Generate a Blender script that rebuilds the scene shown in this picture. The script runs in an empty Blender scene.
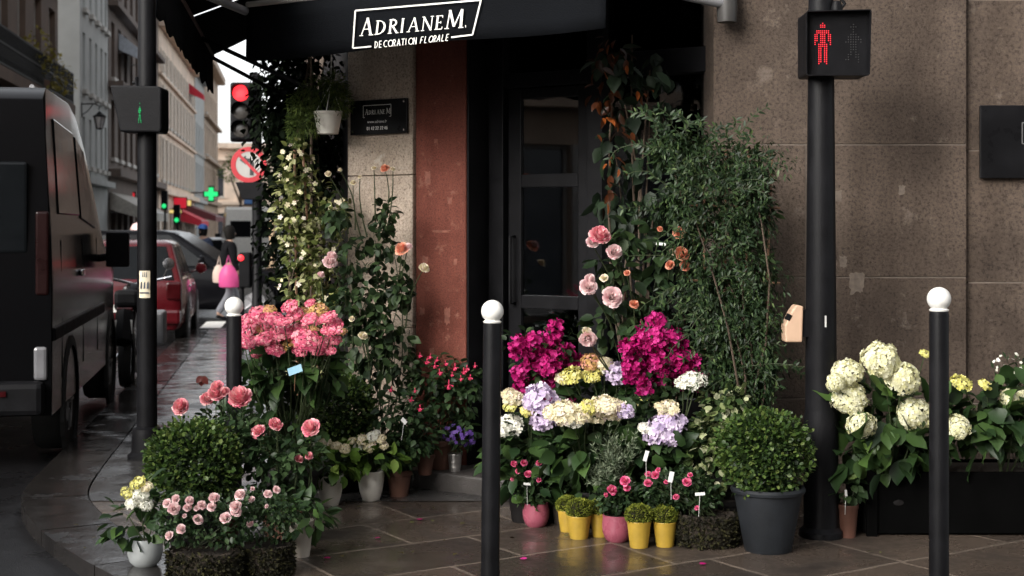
import bpy, bmesh, math, random
import numpy as np
from mathutils import Vector, Matrix, Euler

random.seed(7)
rng = np.random.default_rng(11)
S = bpy.context.scene
C = S.collection
F, H, CX, HY = 1422.0, 1.5, 512.0, 228.0
PI = math.pi
R = math.radians

def P(px, py, Y):
    return Vector(((px - CX) / F * Y, Y, H - (py - HY) / F * Y))

def G(y):                       # the street falls gently away
    return -0.0085 * (min(max(y, 8.0), 30.0) - 8.0)

# ------------------------------------------------------------------ objects
def tag(o, label=None, cat=None, group=None, kind=None):
    if label: o['label'] = label
    if cat: o['category'] = cat
    if group: o['group'] = group
    if kind: o['kind'] = kind
    return o

def thing(name, label, cat, loc=(0, 0, 0), rz=0.0, group=None):
    o = bpy.data.objects.new(name, None)
    C.objects.link(o)
    o.location = loc
    o.rotation_euler = (0, 0, rz)
    o.empty_display_size = 0.1
    return tag(o, label, cat, group)

def link(name, me, mat=None, parent=None, loc=None, smooth=None):
    o = bpy.data.objects.new(name, me)
    C.objects.link(o)
    if parent is not None: o.parent = parent
    if loc is not None: o.location = loc
    if mat is not None and not me.materials: me.materials.append(mat)
    return o

def copy_tree(o, parent=None):
    c = o.copy(); C.objects.link(c); c.parent = parent
    for ch in o.children: copy_tree(ch, c)
    return c

class MB:
    def __init__(s): s.v = []; s.f = []
    def add(s, vs, fs):
        b = len(s.v); s.v += [tuple(v) for v in vs]
        s.f += [tuple(i + b for i in f) for f in fs]
    def box(s, c, d, rot=None):
        hx, hy, hz = d[0] / 2, d[1] / 2, d[2] / 2
        vs = [Vector((x, y, z)) for x in (-hx, hx) for y in (-hy, hy) for z in (-hz, hz)]
        if rot is not None: vs = [rot @ v for v in vs]
        c = Vector(c)
        s.add([v + c for v in vs], [(0, 1, 3, 2), (4, 6, 7, 5), (0, 4, 5, 1), (2, 3, 7, 6), (0, 2, 6, 4), (1, 5, 7, 3)])
    def quad(s, *p): s.add(p, [tuple(range(len(p)))])
    def prism(s, poly, axis_vec):          # polygon of 3d points extruded along a vector
        n = len(poly); a = Vector(axis_vec)
        vs = [Vector(p) for p in poly] + [Vector(p) + a for p in poly]
        s.add(vs, [tuple(range(n))[::-1], tuple(range(n, 2 * n))] + [(i, (i + 1) % n, n + (i + 1) % n, n + i) for i in range(n)])
    def tube(s, pts, r, n=8, caps=True):
        pts = [Vector(p) for p in pts]
        rs = r if isinstance(r, (list, tuple)) else [r] * len(pts)
        vs, fs = [], []
        up = None
        for i, p in enumerate(pts):
            d = (pts[min(i + 1, len(pts) - 1)] - pts[max(i - 1, 0)])
            if d.length < 1e-9: d = Vector((0, 0, 1))
            d.normalize()
            if up is None or abs(up.dot(d)) > .98:
                up = Vector((0, 0, 1)) if abs(d.z) < .9 else Vector((1, 0, 0))
            a = d.cross(up).normalized(); b = a.cross(d).normalized(); up = b
            for k in range(n):
                t = 2 * PI * k / n
                vs.append(p + (a * math.cos(t) + b * math.sin(t)) * rs[i])
        for i in range(len(pts) - 1):
            for k in range(n):
                k2 = (k + 1) % n
                fs.append((i * n + k, i * n + k2, (i + 1) * n + k2, (i + 1) * n + k))
        if caps:
            fs.append(tuple(range(n))[::-1]); e = (len(pts) - 1) * n
            fs.append(tuple(range(e, e + n)))
        s.add(vs, fs)
    def lathe(s, prof, c=(0, 0, 0), n=28, rot=None, capb=True, capt=False, sx=1, sy=1, wob=None):
        c = Vector(c); vs, fs = [], []
        for i, (r, z) in enumerate(prof):
            for k in range(n):
                t = 2 * PI * k / n
                w = 1 if wob is None else wob(t, i)
                v = Vector((r * w * sx * math.cos(t), r * w * sy * math.sin(t), z))
                if rot is not None: v = rot @ v
                vs.append(v + c)
        for i in range(len(prof) - 1):
            for k in range(n):
                k2 = (k + 1) % n
                fs.append((i * n + k, i * n + k2, (i + 1) * n + k2, (i + 1) * n + k))
        if capb: fs.append(tuple(range(n))[::-1])
        if capt: fs.append(tuple(range((len(prof) - 1) * n, len(prof) * n)))
        s.add(vs, fs)
    def mesh(s, name, mat=None, smooth=False):
        me = bpy.data.meshes.new(name)
        me.from_pydata(s.v, [], s.f)
        if smooth: me.polygons.foreach_set('use_smooth', [True] * len(me.polygons))
        if mat is not None: me.materials.append(mat)
        me.update()
        if smooth:
            b = bmesh.new(); b.from_mesh(me); bmesh.ops.remove_doubles(b, verts=b.verts, dist=1e-5); b.to_mesh(me); b.free()
        return me
    def build(s, name, mat, parent=None, smooth=False, bevel=0, seg=2, loc=None):
        o = link(name, s.mesh(name, mat, smooth), None, parent, loc)
        if smooth and len(s.f) > 4:
            try:
                o.data.set_sharp_from_angle(angle=R(42))
            except Exception: pass
        if bevel:
            m = o.modifiers.new('bevel', 'BEVEL'); m.width = bevel; m.segments = seg; m.limit_method = 'ANGLE'; m.angle_limit = R(35)
        return o

# ------------------------------------------------------------------ leaves
T_SMALL = (np.array([(0, 0, 0), (.30, .5, .08), (0, 1, 0), (-.30, .5, .08)], float), [(0, 1, 2), (0, 2, 3)])
T_ROUND = (np.array([(0, 0, 0), (.34, .3, .05), (.34, .72, .06), (0, 1, 0), (-.34, .72, .06), (-.34, .3, .05)], float), [(0, 1, 2, 3), (0, 3, 4, 5)])
T_OV = (np.array([(0, 0, 0), (.27, .2, .06), (.33, .52, .07), (.16, .82, .02), (0, 1, -.12), (-.16, .82, .02), (-.33, .52, .07), (-.27, .2, .06), (0, .22, -.01), (0, .54, -.02), (0, .82, -.05)], float),
        [(0, 1, 8), (0, 8, 7), (1, 2, 9, 8), (7, 8, 9, 6), (2, 3, 10, 9), (6, 9, 10, 5), (3, 4, 10), (5, 10, 4)])
T_LANCE = (np.array([(0, 0, 0), (.11, .35, .03), (0, 1, -.12), (-.11, .35, .03), (.08, .7, -.02), (-.08, .7, -.02), (0, .4, -.01), (0, .72, -.06)], float),
           [(0, 1, 6), (0, 6, 3), (1, 4, 7, 6), (3, 6, 7, 5), (4, 2, 7), (5, 7, 2)])
T_NEEDLE = (np.array([(0, 0, 0), (.07, .4, 0), (0, 1, .04), (-.07, .4, 0)], float), [(0, 1, 2, 3)])

def unit(a): return a / np.maximum(np.linalg.norm(a, axis=1, keepdims=True), 1e-9)

def rawmesh(name, V, faces, mat):
    """V (n,k,3) copies of a template with template faces"""
    n, k = V.shape[0], V.shape[1]
    me = bpy.data.meshes.new(name)
    me.vertices.add(n * k); me.vertices.foreach_set('co', V.reshape(-1).astype(np.float32))
    loops = np.concatenate([np.array(f) for f in faces]); L = len(loops)
    tot = np.array([len(f) for f in faces]); st = np.concatenate([[0], np.cumsum(tot)[:-1]])
    li = (loops[None, :] + (np.arange(n) * k)[:, None]).reshape(-1)
    ls = (st[None, :] + (np.arange(n) * L)[:, None]).reshape(-1)
    me.loops.add(n * L); me.loops.foreach_set('vertex_index', li.astype(np.int32))
    me.polygons.add(n * len(faces)); me.polygons.foreach_set('loop_start', ls.astype(np.int32))
    try: me.polygons.foreach_set('loop_total', np.tile(tot, n).astype(np.int32))
    except Exception: pass
    me.polygons.foreach_set('use_smooth', np.ones(n * len(faces), dtype=bool))
    me.materials.append(mat)
    me.update(calc_edges=True); me.validate()
    return me

def leafmesh(name, pts, ax, nr, size, T, mat, width=1.0):
    tv, tf = T
    ax = unit(ax); nr = unit(nr - ax * np.sum(ax * nr, axis=1, keepdims=True)); bx = np.cross(ax, nr)
    s = np.asarray(size)[:, None, None]
    V = pts[:, None, :] + s * (tv[None, :, 0:1] * width * bx[:, None, :] + tv[None, :, 1:2] * ax[:, None, :] + tv[None, :, 2:3] * nr[:, None, :])
    return rawmesh(name, V, tf, mat)

def blob(n, c, r, shell=.55, lump=.16):
    d = unit(rng.normal(size=(n, 3)))
    k1 = rng.normal(size=(5, 3)) * 2.2; ph = rng.uniform(0, 6.28, 5)
    L = 1 + lump * np.sin(d @ k1.T + ph).sum(1) / 2.0
    rad = (shell ** 3 + (1 - shell ** 3) * rng.uniform(size=n)) ** (1 / 3) * L
    return np.array(c)[None, :] + d * rad[:, None] * np.array(r)[None, :], d

UPV = np.array([0, 0, 1.0])

def orient(d, outw, rand, droop, n):
    ax = d * outw + rng.normal(size=(n, 3)) * rand * .6 + np.array([0, 0, -droop])
    nr = d * .5 + UPV * .8 + rng.normal(size=(n, 3)) * .45
    return ax, nr

def W2L(th, p): return np.array(p, float) - np.array(th.location, float)[None, :]

def bush(th, blobs, n, size, T, mat, name='foliage', shell=.55, outw=.8, rand=.8, droop=.15, width=1.0, lump=.16, zmin=None):
    """blobs: list of (centre Vector, (rx,ry,rz)); leaves shared by surface"""
    w = np.array([max(b[1]) ** 2 for b in blobs]); w = w / w.sum()
    PT, AX, NR = [], [], []
    for (c, r), q in zip(blobs, w):
        m = max(4, int(n * q))
        p, d = blob(m, c, r, shell, lump)
        a, nn = orient(d, outw, rand, droop, m)
        PT.append(p); AX.append(a); NR.append(nn)
    p = np.concatenate(PT); a = np.concatenate(AX); nn = np.concatenate(NR)
    if zmin is not None:
        k = p[:, 2] > zmin; p, a, nn = p[k], a[k], nn[k]
    sz = size * rng.uniform(.6, 1.25, len(p))
    return link(name, leafmesh(name, W2L(th, p), a, nn, sz, T, mat, width), None, th)

def pxblob(px, py, rx, ry, Y, depth=None):
    k = Y / F
    return (P(px, py, Y), (rx * k, (depth if depth else min(rx, ry) * k * .8), ry * k))

def stems(th, pairs, r, mat, name='stems', n=6, wob=.02):
    m = MB(); L = Vector(th.location)
    for a, b in pairs:
        a = Vector(a) - L; b = Vector(b) - L; q = []
        o1 = Vector((random.uniform(-1, 1), random.uniform(-1, 1), random.uniform(-.3, .3))) * wob * (b - a).length * 3
        for i in range(6):
            t = i / 5
            q.append(a.lerp(b, t) + o1 * math.sin(t * PI))
        m.tube(q, [r * (1 - .5 * i / 5) for i in range(6)], n)
    return m.build(name, mat, th, smooth=True)

# ------------------------------------------------------------------ materials
def nt(name):
    m = bpy.data.materials.new(name); m.use_nodes = True
    t = m.node_tree; b = t.nodes['Principled BSDF']
    return m, t, b

def N(t, typ, **kw):
    n = t.nodes.new(typ)
    for k, v in kw.items(): setattr(n, k, v)
    return n

def ramp(t, stops, interp='LINEAR'):
    n = t.nodes.new('ShaderNodeValToRGB'); cr = n.color_ramp; cr.interpolation = interp
    while len(cr.elements) < len(stops): cr.elements.new(.5)
    for e, (p, c) in zip(cr.elements, stops):
        e.position = p; e.color = (c[0], c[1], c[2], 1)
    return n

def scaled(c, k): return tuple(min(1, x * k) for x in c)

def plain(name, col, rough=.5, metal=0.0, spec=.5, var=.18, scale=9.0, bump=.0, bscale=60.0, coat=0.0):
    """a colour with uneven wear: noise in colour, roughness and bump"""
    m, t, b = nt(name)
    tc = N(t, 'ShaderNodeTexCoord')
    no = N(t, 'ShaderNodeTexNoise'); no.inputs['Scale'].default_value = scale; no.inputs['Detail'].default_value = 6
    t.links.new(tc.outputs['Object'], no.inputs['Vector'])
    rp = ramp(t, [(.3, scaled(col, 1 - var)), (.7, scaled(col, 1 + var))])
    t.links.new(no.outputs['Fac'], rp.inputs['Fac']); t.links.new(rp.outputs['Color'], b.inputs['Base Color'])
    mr = N(t, 'ShaderNodeMapRange'); mr.inputs['To Min'].default_value = max(.02, rough - .12); mr.inputs['To Max'].default_value = min(1, rough + .12)
    t.links.new(no.outputs['Fac'], mr.inputs['Value']); t.links.new(mr.outputs['Result'], b.inputs['Roughness'])
    b.inputs['Metallic'].default_value = metal
    b.inputs['Specular IOR Level'].default_value = spec
    b.inputs['Coat Weight'].default_value = coat
    b.inputs['Coat Roughness'].default_value = .05
    if bump:
        n2 = N(t, 'ShaderNodeTexNoise'); n2.inputs['Scale'].default_value = bscale; n2.inputs['Detail'].default_value = 4
        t.links.new(tc.outputs['Object'], n2.inputs['Vector'])
        bp = N(t, 'ShaderNodeBump'); bp.inputs['Strength'].default_value = bump; bp.inputs['Distance'].default_value = .01
        t.links.new(n2.outputs['Fac'], bp.inputs['Height']); t.links.new(bp.outputs['Normal'], b.inputs['Normal'])
    return m

def leafm(name, cols, rough=.5, trans=.22, spec=.25):
    """cols: list of (pos,colour): one random tone per leaf"""
    m, t, b = nt(name)
    g = N(t, 'ShaderNodeNewGeometry')
    rp = ramp(t, cols); t.links.new(g.outputs['Random Per Island'], rp.inputs['Fac'])
    t.links.new(rp.outputs['Color'], b.inputs['Base Color'])
    b.inputs['Roughness'].default_value = rough; b.inputs['Specular IOR Level'].default_value = spec
    tr = N(t, 'ShaderNodeBsdfTranslucent'); t.links.new(rp.outputs['Color'], tr.inputs['Color'])
    mx = N(t, 'ShaderNodeMixShader'); mx.inputs[0].default_value = trans
    t.links.new(b.outputs[0], mx.inputs[1]); t.links.new(tr.outputs[0], mx.inputs[2])
    t.links.new(mx.outputs[0], t.nodes['Material Output'].inputs['Surface'])
    return m

def emis(name, col, st):
    m, t, b = nt(name)
    b.inputs['Base Color'].default_value = (*scaled(col, .4), 1)
    b.inputs['Emission Color'].default_value = (*col, 1); b.inputs['Emission Strength'].default_value = st
    return m

def glassm(name, tint=(.9, .95, .95), refl=.22, rough=.02):
    m, t, b = nt(name)
    tr = N(t, 'ShaderNodeBsdfTransparent'); tr.inputs[0].default_value = (*tint, 1)
    gl = N(t, 'ShaderNodeBsdfGlossy'); gl.inputs['Color'].default_value = (.9, .92, .95, 1); gl.inputs['Roughness'].default_value = rough
    fr = N(t, 'ShaderNodeFresnel'); fr.inputs['IOR'].default_value = 1.5
    ad = N(t, 'ShaderNodeMath', operation='ADD'); ad.inputs[1].default_value = refl; t.links.new(fr.outputs[0], ad.inputs[0])
    mx = N(t, 'ShaderNodeMixShader'); t.links.new(ad.outputs[0], mx.inputs[0]); t.links.new(tr.outputs[0], mx.inputs[1]); t.links.new(gl.outputs[0], mx.inputs[2])
    t.links.new(mx.outputs[0], t.nodes['Material Output'].inputs['Surface'])
    return m

def stonem(name, c_lo, c_hi, c_pale, rough=.85, pit=.78, sc=1.0):
    m, t, b = nt(name)
    tc = N(t, 'ShaderNodeTexCoord')
    def noise(s, d=6, r=.6):
        n = N(t, 'ShaderNodeTexNoise'); n.inputs['Scale'].default_value = s * sc; n.inputs['Detail'].default_value = d; n.inputs['Roughness'].default_value = r
        t.links.new(tc.outputs['Object'], n.inputs['Vector']); return n
    n1 = noise(1.6); n2 = noise(62, 3, .75); n3 = noise(.9, 3); n4 = noise(5.5, 8, .7)
    r1 = ramp(t, [(.3, c_lo), (.68, c_hi)]); t.links.new(n1.outputs['Fac'], r1.inputs['Fac'])
    # vertical rain streaks
    mp = N(t, 'ShaderNodeMapping'); mp.inputs['Scale'].default_value = (5, 5, .35); t.links.new(tc.outputs['Object'], mp.inputs['Vector'])
    ns = N(t, 'ShaderNodeTexNoise'); ns.inputs['Scale'].default_value = 1.0; ns.inputs['Detail'].default_value = 5; t.links.new(mp.outputs[0], ns.inputs['Vector'])
    rs = ramp(t, [(.35, (.62, .6, .58)), (.65, (1.0, 1.0, 1.0))]); t.links.new(ns.outputs['Fac'], rs.inputs['Fac'])
    mu = N(t, 'ShaderNodeMixRGB', blend_type='MULTIPLY'); mu.inputs[0].default_value = .8
    t.links.new(r1.outputs[0], mu.inputs[1]); t.links.new(rs.outputs[0], mu.inputs[2])
    # speckled grain
    r2 = ramp(t, [(.34, (.30, .28, .27)), (.47, (.95, .95, .95)), (.66, (1.3, 1.29, 1.25))]); t.links.new(n2.outputs['Fac'], r2.inputs['Fac'])
    mu2 = N(t, 'ShaderNodeMixRGB', blend_type='MULTIPLY'); mu2.inputs[0].default_value = pit
    t.links.new(mu.outputs[0], mu2.inputs[1]); t.links.new(r2.outputs[0], mu2.inputs[2])
    # pale repaired patches
    r4 = ramp(t, [(.59, (0, 0, 0)), (.68, (1, 1, 1))]); t.links.new(n4.outputs['Fac'], r4.inputs['Fac'])
    mq = N(t, 'ShaderNodeMath', operation='MULTIPLY'); mq.inputs[1].default_value = .45; t.links.new(r4.outputs[0], mq.inputs[0])
    mx = N(t, 'ShaderNodeMixRGB'); t.links.new(mq.outputs[0], mx.inputs[0]); t.links.new(mu2.outputs[0], mx.inputs[1]); mx.inputs[2].default_value = (*c_pale, 1)
    t.links.new(mx.outputs[0], b.inputs['Base Color'])
    b.inputs['Roughness'].default_value = rough; b.inputs['Specular IOR Level'].default_value = .25
    ad = N(t, 'ShaderNodeMath', operation='ADD'); t.links.new(n2.outputs['Fac'], ad.inputs[0]); t.links.new(n4.outputs['Fac'], ad.inputs[1])
    bp = N(t, 'ShaderNodeBump'); bp.inputs['Strength'].default_value = .45; bp.inputs['Distance'].default_value = .012
    t.links.new(ad.outputs[0], bp.inputs['Height']); t.links.new(bp.outputs[0], b.inputs['Normal'])
    return m

def pavem(name, c1, c2, joint, rot, bw, bh, wet=.5, mortar=.012, bstr=.35, fine=.14):
    """wet stone slabs: brick joints, puddles that change the gloss"""
    m, t, b = nt(name)
    tc = N(t, 'ShaderNodeTexCoord')
    nw = N(t, 'ShaderNodeTexNoise'); nw.inputs['Scale'].default_value = 1.3; nw.inputs['Detail'].default_value = 2
    t.links.new(tc.outputs['Object'], nw.inputs['Vector'])
    vm = N(t, 'ShaderNodeVectorMath', operation='SCALE'); vm.inputs['Scale'].default_value = .07; t.links.new(nw.outputs['Color'], vm.inputs[0])
    va = N(t, 'ShaderNodeVectorMath', operation='ADD'); t.links.new(tc.outputs['Object'], va.inputs[0]); t.links.new(vm.outputs[0], va.inputs[1])
    mp = N(t, 'ShaderNodeMapping'); mp.inputs['Rotation'].default_value = (0, 0, rot); t.links.new(va.outputs[0], mp.inputs['Vector'])
    br = N(t, 'ShaderNodeTexBrick'); t.links.new(mp.outputs[0], br.inputs['Vector'])
    br.inputs['Scale'].default_value = 1.0; br.inputs['Brick Width'].default_value = bw; br.inputs['Row Height'].default_value = bh
    br.inputs['Mortar Size'].default_value = mortar; br.inputs['Mortar Smooth'].default_value = .25; br.inputs['Bias'].default_value = 0
    br.inputs['Color1'].default_value = (*c1, 1); br.inputs['Color2'].default_value = (*c2, 1); br.inputs['Mortar'].default_value = (*joint, 1)
    br.offset = .42; br.squash = .8; br.squash_frequency = 3
    def noise(s, d=6, r=.6):
        n = N(t, 'ShaderNodeTexNoise'); n.inputs['Scale'].default_value = s; n.inputs['Detail'].default_value = d; n.inputs['Roughness'].default_value = r
        t.links.new(tc.outputs['Object'], n.inputs['Vector']); return n
    n1, n2, n3 = noise(2.1, 7, .65), noise(55, 3, .7), noise(.8, 5, .6)
    r1 = ramp(t, [(.34, (.36, .34, .33)), (.5, (.9, .88, .86)), (.66, (1.2, 1.17, 1.14))]); t.links.new(n1.outputs['Fac'], r1.inputs['Fac'])
    mu = N(t, 'ShaderNodeMixRGB', blend_type='MULTIPLY'); mu.inputs[0].default_value = 1; t.links.new(br.outputs['Color'], mu.inputs[1]); t.links.new(r1.outputs[0], mu.inputs[2])
    r2 = ramp(t, [(.35, (.7, .7, .7)), (.65, (1.25, 1.25, 1.25))]); t.links.new(n2.outputs['Fac'], r2.inputs['Fac'])
    mu2 = N(t, 'ShaderNodeMixRGB', blend_type='MULTIPLY'); mu2.inputs[0].default_value = .8; t.links.new(mu.outputs[0], mu2.inputs[1]); t.links.new(r2.outputs[0], mu2.inputs[2])
    t.links.new(mu2.outputs[0], b.inputs['Base Color'])
    # wetness
    rw = ramp(t, [(.40, (.62, .62, .62)), (.52 + .1 * (.5 - wet), (.30, .30, .30)), (.66, (.10, .10, .10))]); t.links.new(n1.outputs['Fac'], rw.inputs['Fac'])
    rw2 = N(t, 'ShaderNodeMath', operation='MULTIPLY'); t.links.new(rw.outputs[0], rw2.inputs[0]); rw2.inputs[1].default_value = 1.25 - wet * .7
    t.links.new(rw2.outputs[0], b.inputs['Roughness'])
    b.inputs['Specular IOR Level'].default_value = .5 if wet < .75 else .85
    h = N(t, 'ShaderNodeMath', operation='MULTIPLY'); h.inputs[1].default_value = -1.6; t.links.new(br.outputs['Fac'], h.inputs[0])
    h2 = N(t, 'ShaderNodeMath', operation='MULTIPLY_ADD'); h2.inputs[1].default_value = fine; t.links.new(n2.outputs['Fac'], h2.inputs[0]); t.links.new(h.outputs[0], h2.inputs[2])
    h3 = N(t, 'ShaderNodeMath', operation='MULTIPLY_ADD'); h3.inputs[1].default_value = 1.0; n5 = noise(4.5, 2, .4); t.links.new(n5.outputs['Fac'], h3.inputs[0]); t.links.new(h2.outputs[0], h3.inputs[2])
    bp = N(t, 'ShaderNodeBump'); bp.inputs['Strength'].default_value = bstr; bp.inputs['Distance'].default_value = .012
    t.links.new(h3.outputs[0], bp.inputs['Height']); t.links.new(bp.outputs[0], b.inputs['Normal'])
    return m

M = {}
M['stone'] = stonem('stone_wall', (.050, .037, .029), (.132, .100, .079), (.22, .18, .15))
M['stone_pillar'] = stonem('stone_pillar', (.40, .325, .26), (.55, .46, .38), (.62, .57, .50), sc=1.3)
M['mortar'] = plain('mortar', (.14, .115, .095), .9, var=.3, bump=.3)
M['red'] = stonem('red_plaster', (.15, .042, .028), (.21, .066, .046), (.36, .19, .14), rough=.75, pit=.6, sc=1.9)
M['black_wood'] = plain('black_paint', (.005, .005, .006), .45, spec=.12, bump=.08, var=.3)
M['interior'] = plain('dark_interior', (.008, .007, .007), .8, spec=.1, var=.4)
M['black_metal'] = plain('black_metal', (.006, .006, .007), .5, spec=.13, bump=.12, bscale=90, var=.35)
M['black_metal2'] = plain('black_metal_matt', (.006, .006, .007), .6, spec=.12, bump=.1, var=.3)
M['white_paint'] = plain('white_paint', (.76, .75, .71), .5, var=.12, scale=30, bump=.05)
M['canvas'] = plain('black_canvas', (.0042, .0048, .006), .9, var=.25, scale=3, bump=.25, bscale=160, spec=.06)
M['letter'] = plain('letter_white', (.74, .73, .69), .7, var=.08)
M['alu'] = plain('grey_aluminium', (.26, .26, .27), .45, metal=.3, var=.12)
M['redbar'] = plain('brown_tube', (.10, .06, .06), .5)
M['glass'] = glassm('shop_glass', (.7, .72, .75), .025)
M['chrome'] = plain('chrome', (.7, .7, .72), .18, metal=1.0, var=.1)
M['rubber'] = plain('tyre_rubber', (.018, .018, .018), .75, bump=.2, var=.3)
M['carglass'] = plain('car_glass', (.006, .007, .008), .06, spec=.14, var=.1)
def gloss(name, col, rough, spec):
    m, t, b = nt(name); b.inputs['Base Color'].default_value = (*col, 1); b.inputs['Specular IOR Level'].default_value = spec
    tc = N(t, 'ShaderNodeTexCoord'); no = N(t, 'ShaderNodeTexNoise'); no.inputs['Scale'].default_value = 1.3; no.inputs['Detail'].default_value = 1
    t.links.new(tc.outputs['Object'], no.inputs['Vector']); mr = N(t, 'ShaderNodeMapRange'); mr.inputs['To Min'].default_value = rough * .85; mr.inputs['To Max'].default_value = rough * 1.2
    t.links.new(no.outputs['Fac'], mr.inputs['Value']); t.links.new(mr.outputs['Result'], b.inputs['Roughness']); return m
M['carblack'] = plain('black_car_paint', (.004, .004, .005), .2, spec=.08, coat=.05, var=.2, scale=3)
M['vanblack'] = gloss('black_van_paint', (.0035, .0035, .004), .16, .10)
M['carred'] = plain('red_car_paint', (.075, .003, .006), .25, spec=.4, coat=.4, var=.15, scale=3)
M['lamp_dim'] = plain('lamp_dim', (.16, .16, .17), .12, spec=.7)
M['lamp_redvan'] = plain('lamp_smoked', (.010, .002, .002), .3, spec=.2)
M['lamp_white'] = plain('lamp_clear', (.55, .55, .56), .12, spec=.8)
M['lamp_red'] = plain('lamp_red', (.035, .002, .003), .2, spec=.3)
M['soil'] = plain('potting_soil', (.03, .022, .016), .95, bump=.8, bscale=120)
M['terracotta'] = plain('terracotta', (.115, .052, .034), .8, bump=.15, var=.25)
M['copper'] = plain('copper_pot', (.13, .06, .042), .5, metal=.3, var=.3)
M['tin'] = plain('tin', (.42, .40, .38), .35, metal=.8, var=.2)
M['pot_white'] = plain('white_glaze', (.76, .73, .66), .3, var=.08, scale=14)
M['pot_pale'] = plain('pale_glaze', (.34, .36, .36), .2, var=.1, scale=10)
M['pot_beige'] = plain('beige_pot', (.52, .47, .40), .6, var=.15, bump=.1)
M['pot_pink'] = plain('pink_glaze', (.30, .075, .11), .28, var=.12, scale=14)
M['pot_yellow'] = plain('yellow_zinc', (.40, .26, .035), .4, var=.16, scale=18, bump=.06)
M['pot_lead'] = plain('lead_grey_pot', (.013, .015, .018), .6, spec=.25, var=.3, scale=7, bump=.12)
M['pot_dark'] = plain('dark_plastic_pot', (.010, .009, .009), .6, spec=.15, bump=.1)
M['wicker'] = plain('mossy_wicker', (.022, .015, .009), .9, var=.5, scale=40, bump=1.0, bscale=90)
M['stem'] = plain('green_stem', (.035, .05, .018), .6)
M['bark'] = plain('brown_stem', (.07, .048, .032), .85, bump=.3)
M['bamboo'] = plain('bamboo_cane', (.22, .12, .07), .6)
M['tagw'] = plain('white_tag', (.52, .52, .50), .5, var=.04)
M['tagb'] = plain('blue_tag', (.05, .22, .32), .4, var=.2)
M['skin'] = plain('skin', (.42, .26, .19), .55, var=.08)
# foliage tones
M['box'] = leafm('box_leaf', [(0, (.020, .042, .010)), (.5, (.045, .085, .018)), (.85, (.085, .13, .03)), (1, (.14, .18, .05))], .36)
M['deep'] = leafm('deep_shade_leaf', [(0, (.002, .004, .002)), (1, (.006, .011, .004))], .7, trans=.05, spec=.04)  # near-black leaf tone stands in for the dark gap under the side awning
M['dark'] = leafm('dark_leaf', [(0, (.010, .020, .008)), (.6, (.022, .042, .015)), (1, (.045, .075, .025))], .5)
M['hyd'] = leafm('hydrangea_leaf', [(0, (.014, .032, .012)), (.6, (.032, .065, .02)), (1, (.065, .12, .03))], .42)
M['lime'] = leafm('lime_leaf', [(0, (.05, .10, .015)), (.6, (.10, .18, .03)), (1, (.19, .27, .06))], .42)
M['rose'] = leafm('rose_leaf', [(0, (.014, .030, .012)), (.6, (.030, .058, .022)), (1, (.06, .10, .04))], .38)
M['jas'] = leafm('jasmine_leaf', [(0, (.025, .038, .010)), (.35, (.08, .10, .026)), (.7, (.18, .20, .06)), (1, (.42, .42, .22))], .42)
M['bam'] = leafm('fine_leaf', [(0, (.009, .020, .008)), (.6, (.022, .044, .016)), (.9, (.045, .08, .026)), (1, (.09, .13, .045))], .42)
M['silver'] = leafm('silver_leaf', [(0, (.06, .085, .05)), (1, (.22, .26, .17))], .6)
M['ivy'] = leafm('variegated_leaf', [(0, (.03, .06, .02)), (.4, (.09, .13, .04)), (.65, (.24, .28, .12)), (1, (.62, .62, .42))], .4)
M['moss'] = leafm('moss_ball', [(0, (.06, .08, .010)), (.6, (.14, .17, .018)), (1, (.26, .27, .04))], .8, trans=.1)
M['brownmoss'] = leafm('basket_moss', [(0, (.006, .006, .003)), (.6, (.014, .013, .006)), (1, (.036, .034, .010))], .9, trans=.05)
M['orange'] = leafm('red_leaf', [(0, (.02, .010, .005)), (.55, (.075, .022, .008)), (.85, (.20, .055, .014)), (1, (.42, .11, .025))], .35)
M['yel'] = leafm('yellow_leaf', [(0, (.16, .14, .02)), (1, (.34, .28, .06))], .5)
def petal(name, a, b, c, t=.18): return leafm(name, [(0, a), (.5, b), (1, c)], .6, trans=t, spec=.15)
M['p_hpink'] = petal('pink_petal', (.52, .06, .14), (.76, .16, .26), (.84, .44, .46))
M['p_hgold'] = petal('gold_petal', (.36, .20, .06), (.60, .38, .15), (.78, .36, .30))
M['p_rose'] = petal('rose_petal', (.64, .13, .21), (.82, .31, .36), (.88, .58, .56))
M['p_pale'] = petal('pale_pink_petal', (.76, .46, .49), (.87, .65, .65), (.92, .80, .77))
M['p_peach'] = petal('peach_petal', (.72, .24, .16), (.80, .36, .24), (.82, .5, .34))
M['p_hot'] = petal('hot_pink_petal', (.58, .05, .17), (.78, .12, .29), (.86, .32, .44))
M['p_mag'] = petal('magenta_bract', (.28, .004, .085), (.44, .010, .15), (.62, .05, .27), .25)
M['p_lav'] = petal('lavender_petal', (.50, .40, .62), (.66, .54, .72), (.78, .70, .78))
M['p_cream'] = petal('cream_petal', (.70, .62, .38), (.80, .74, .52), (.82, .70, .66))
M['p_yel'] = petal('yellow_petal', (.55, .52, .12), (.70, .66, .22), (.78, .74, .36))
M['p_ann'] = petal('ivory_petal', (.60, .58, .30), (.76, .74, .50), (.82, .81, .64))
M['p_white'] = petal('white_petal', (.70, .70, .58), (.80, .79, .70), (.84, .83, .78))
M['p_fuch'] = petal('fuchsia_petal', (.55, .02, .08), (.70, .05, .13), (.78, .12, .22))
M['p_purp'] = petal('purple_petal', (.10, .05, .24), (.16, .08, .36), (.24, .14, .46))
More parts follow.
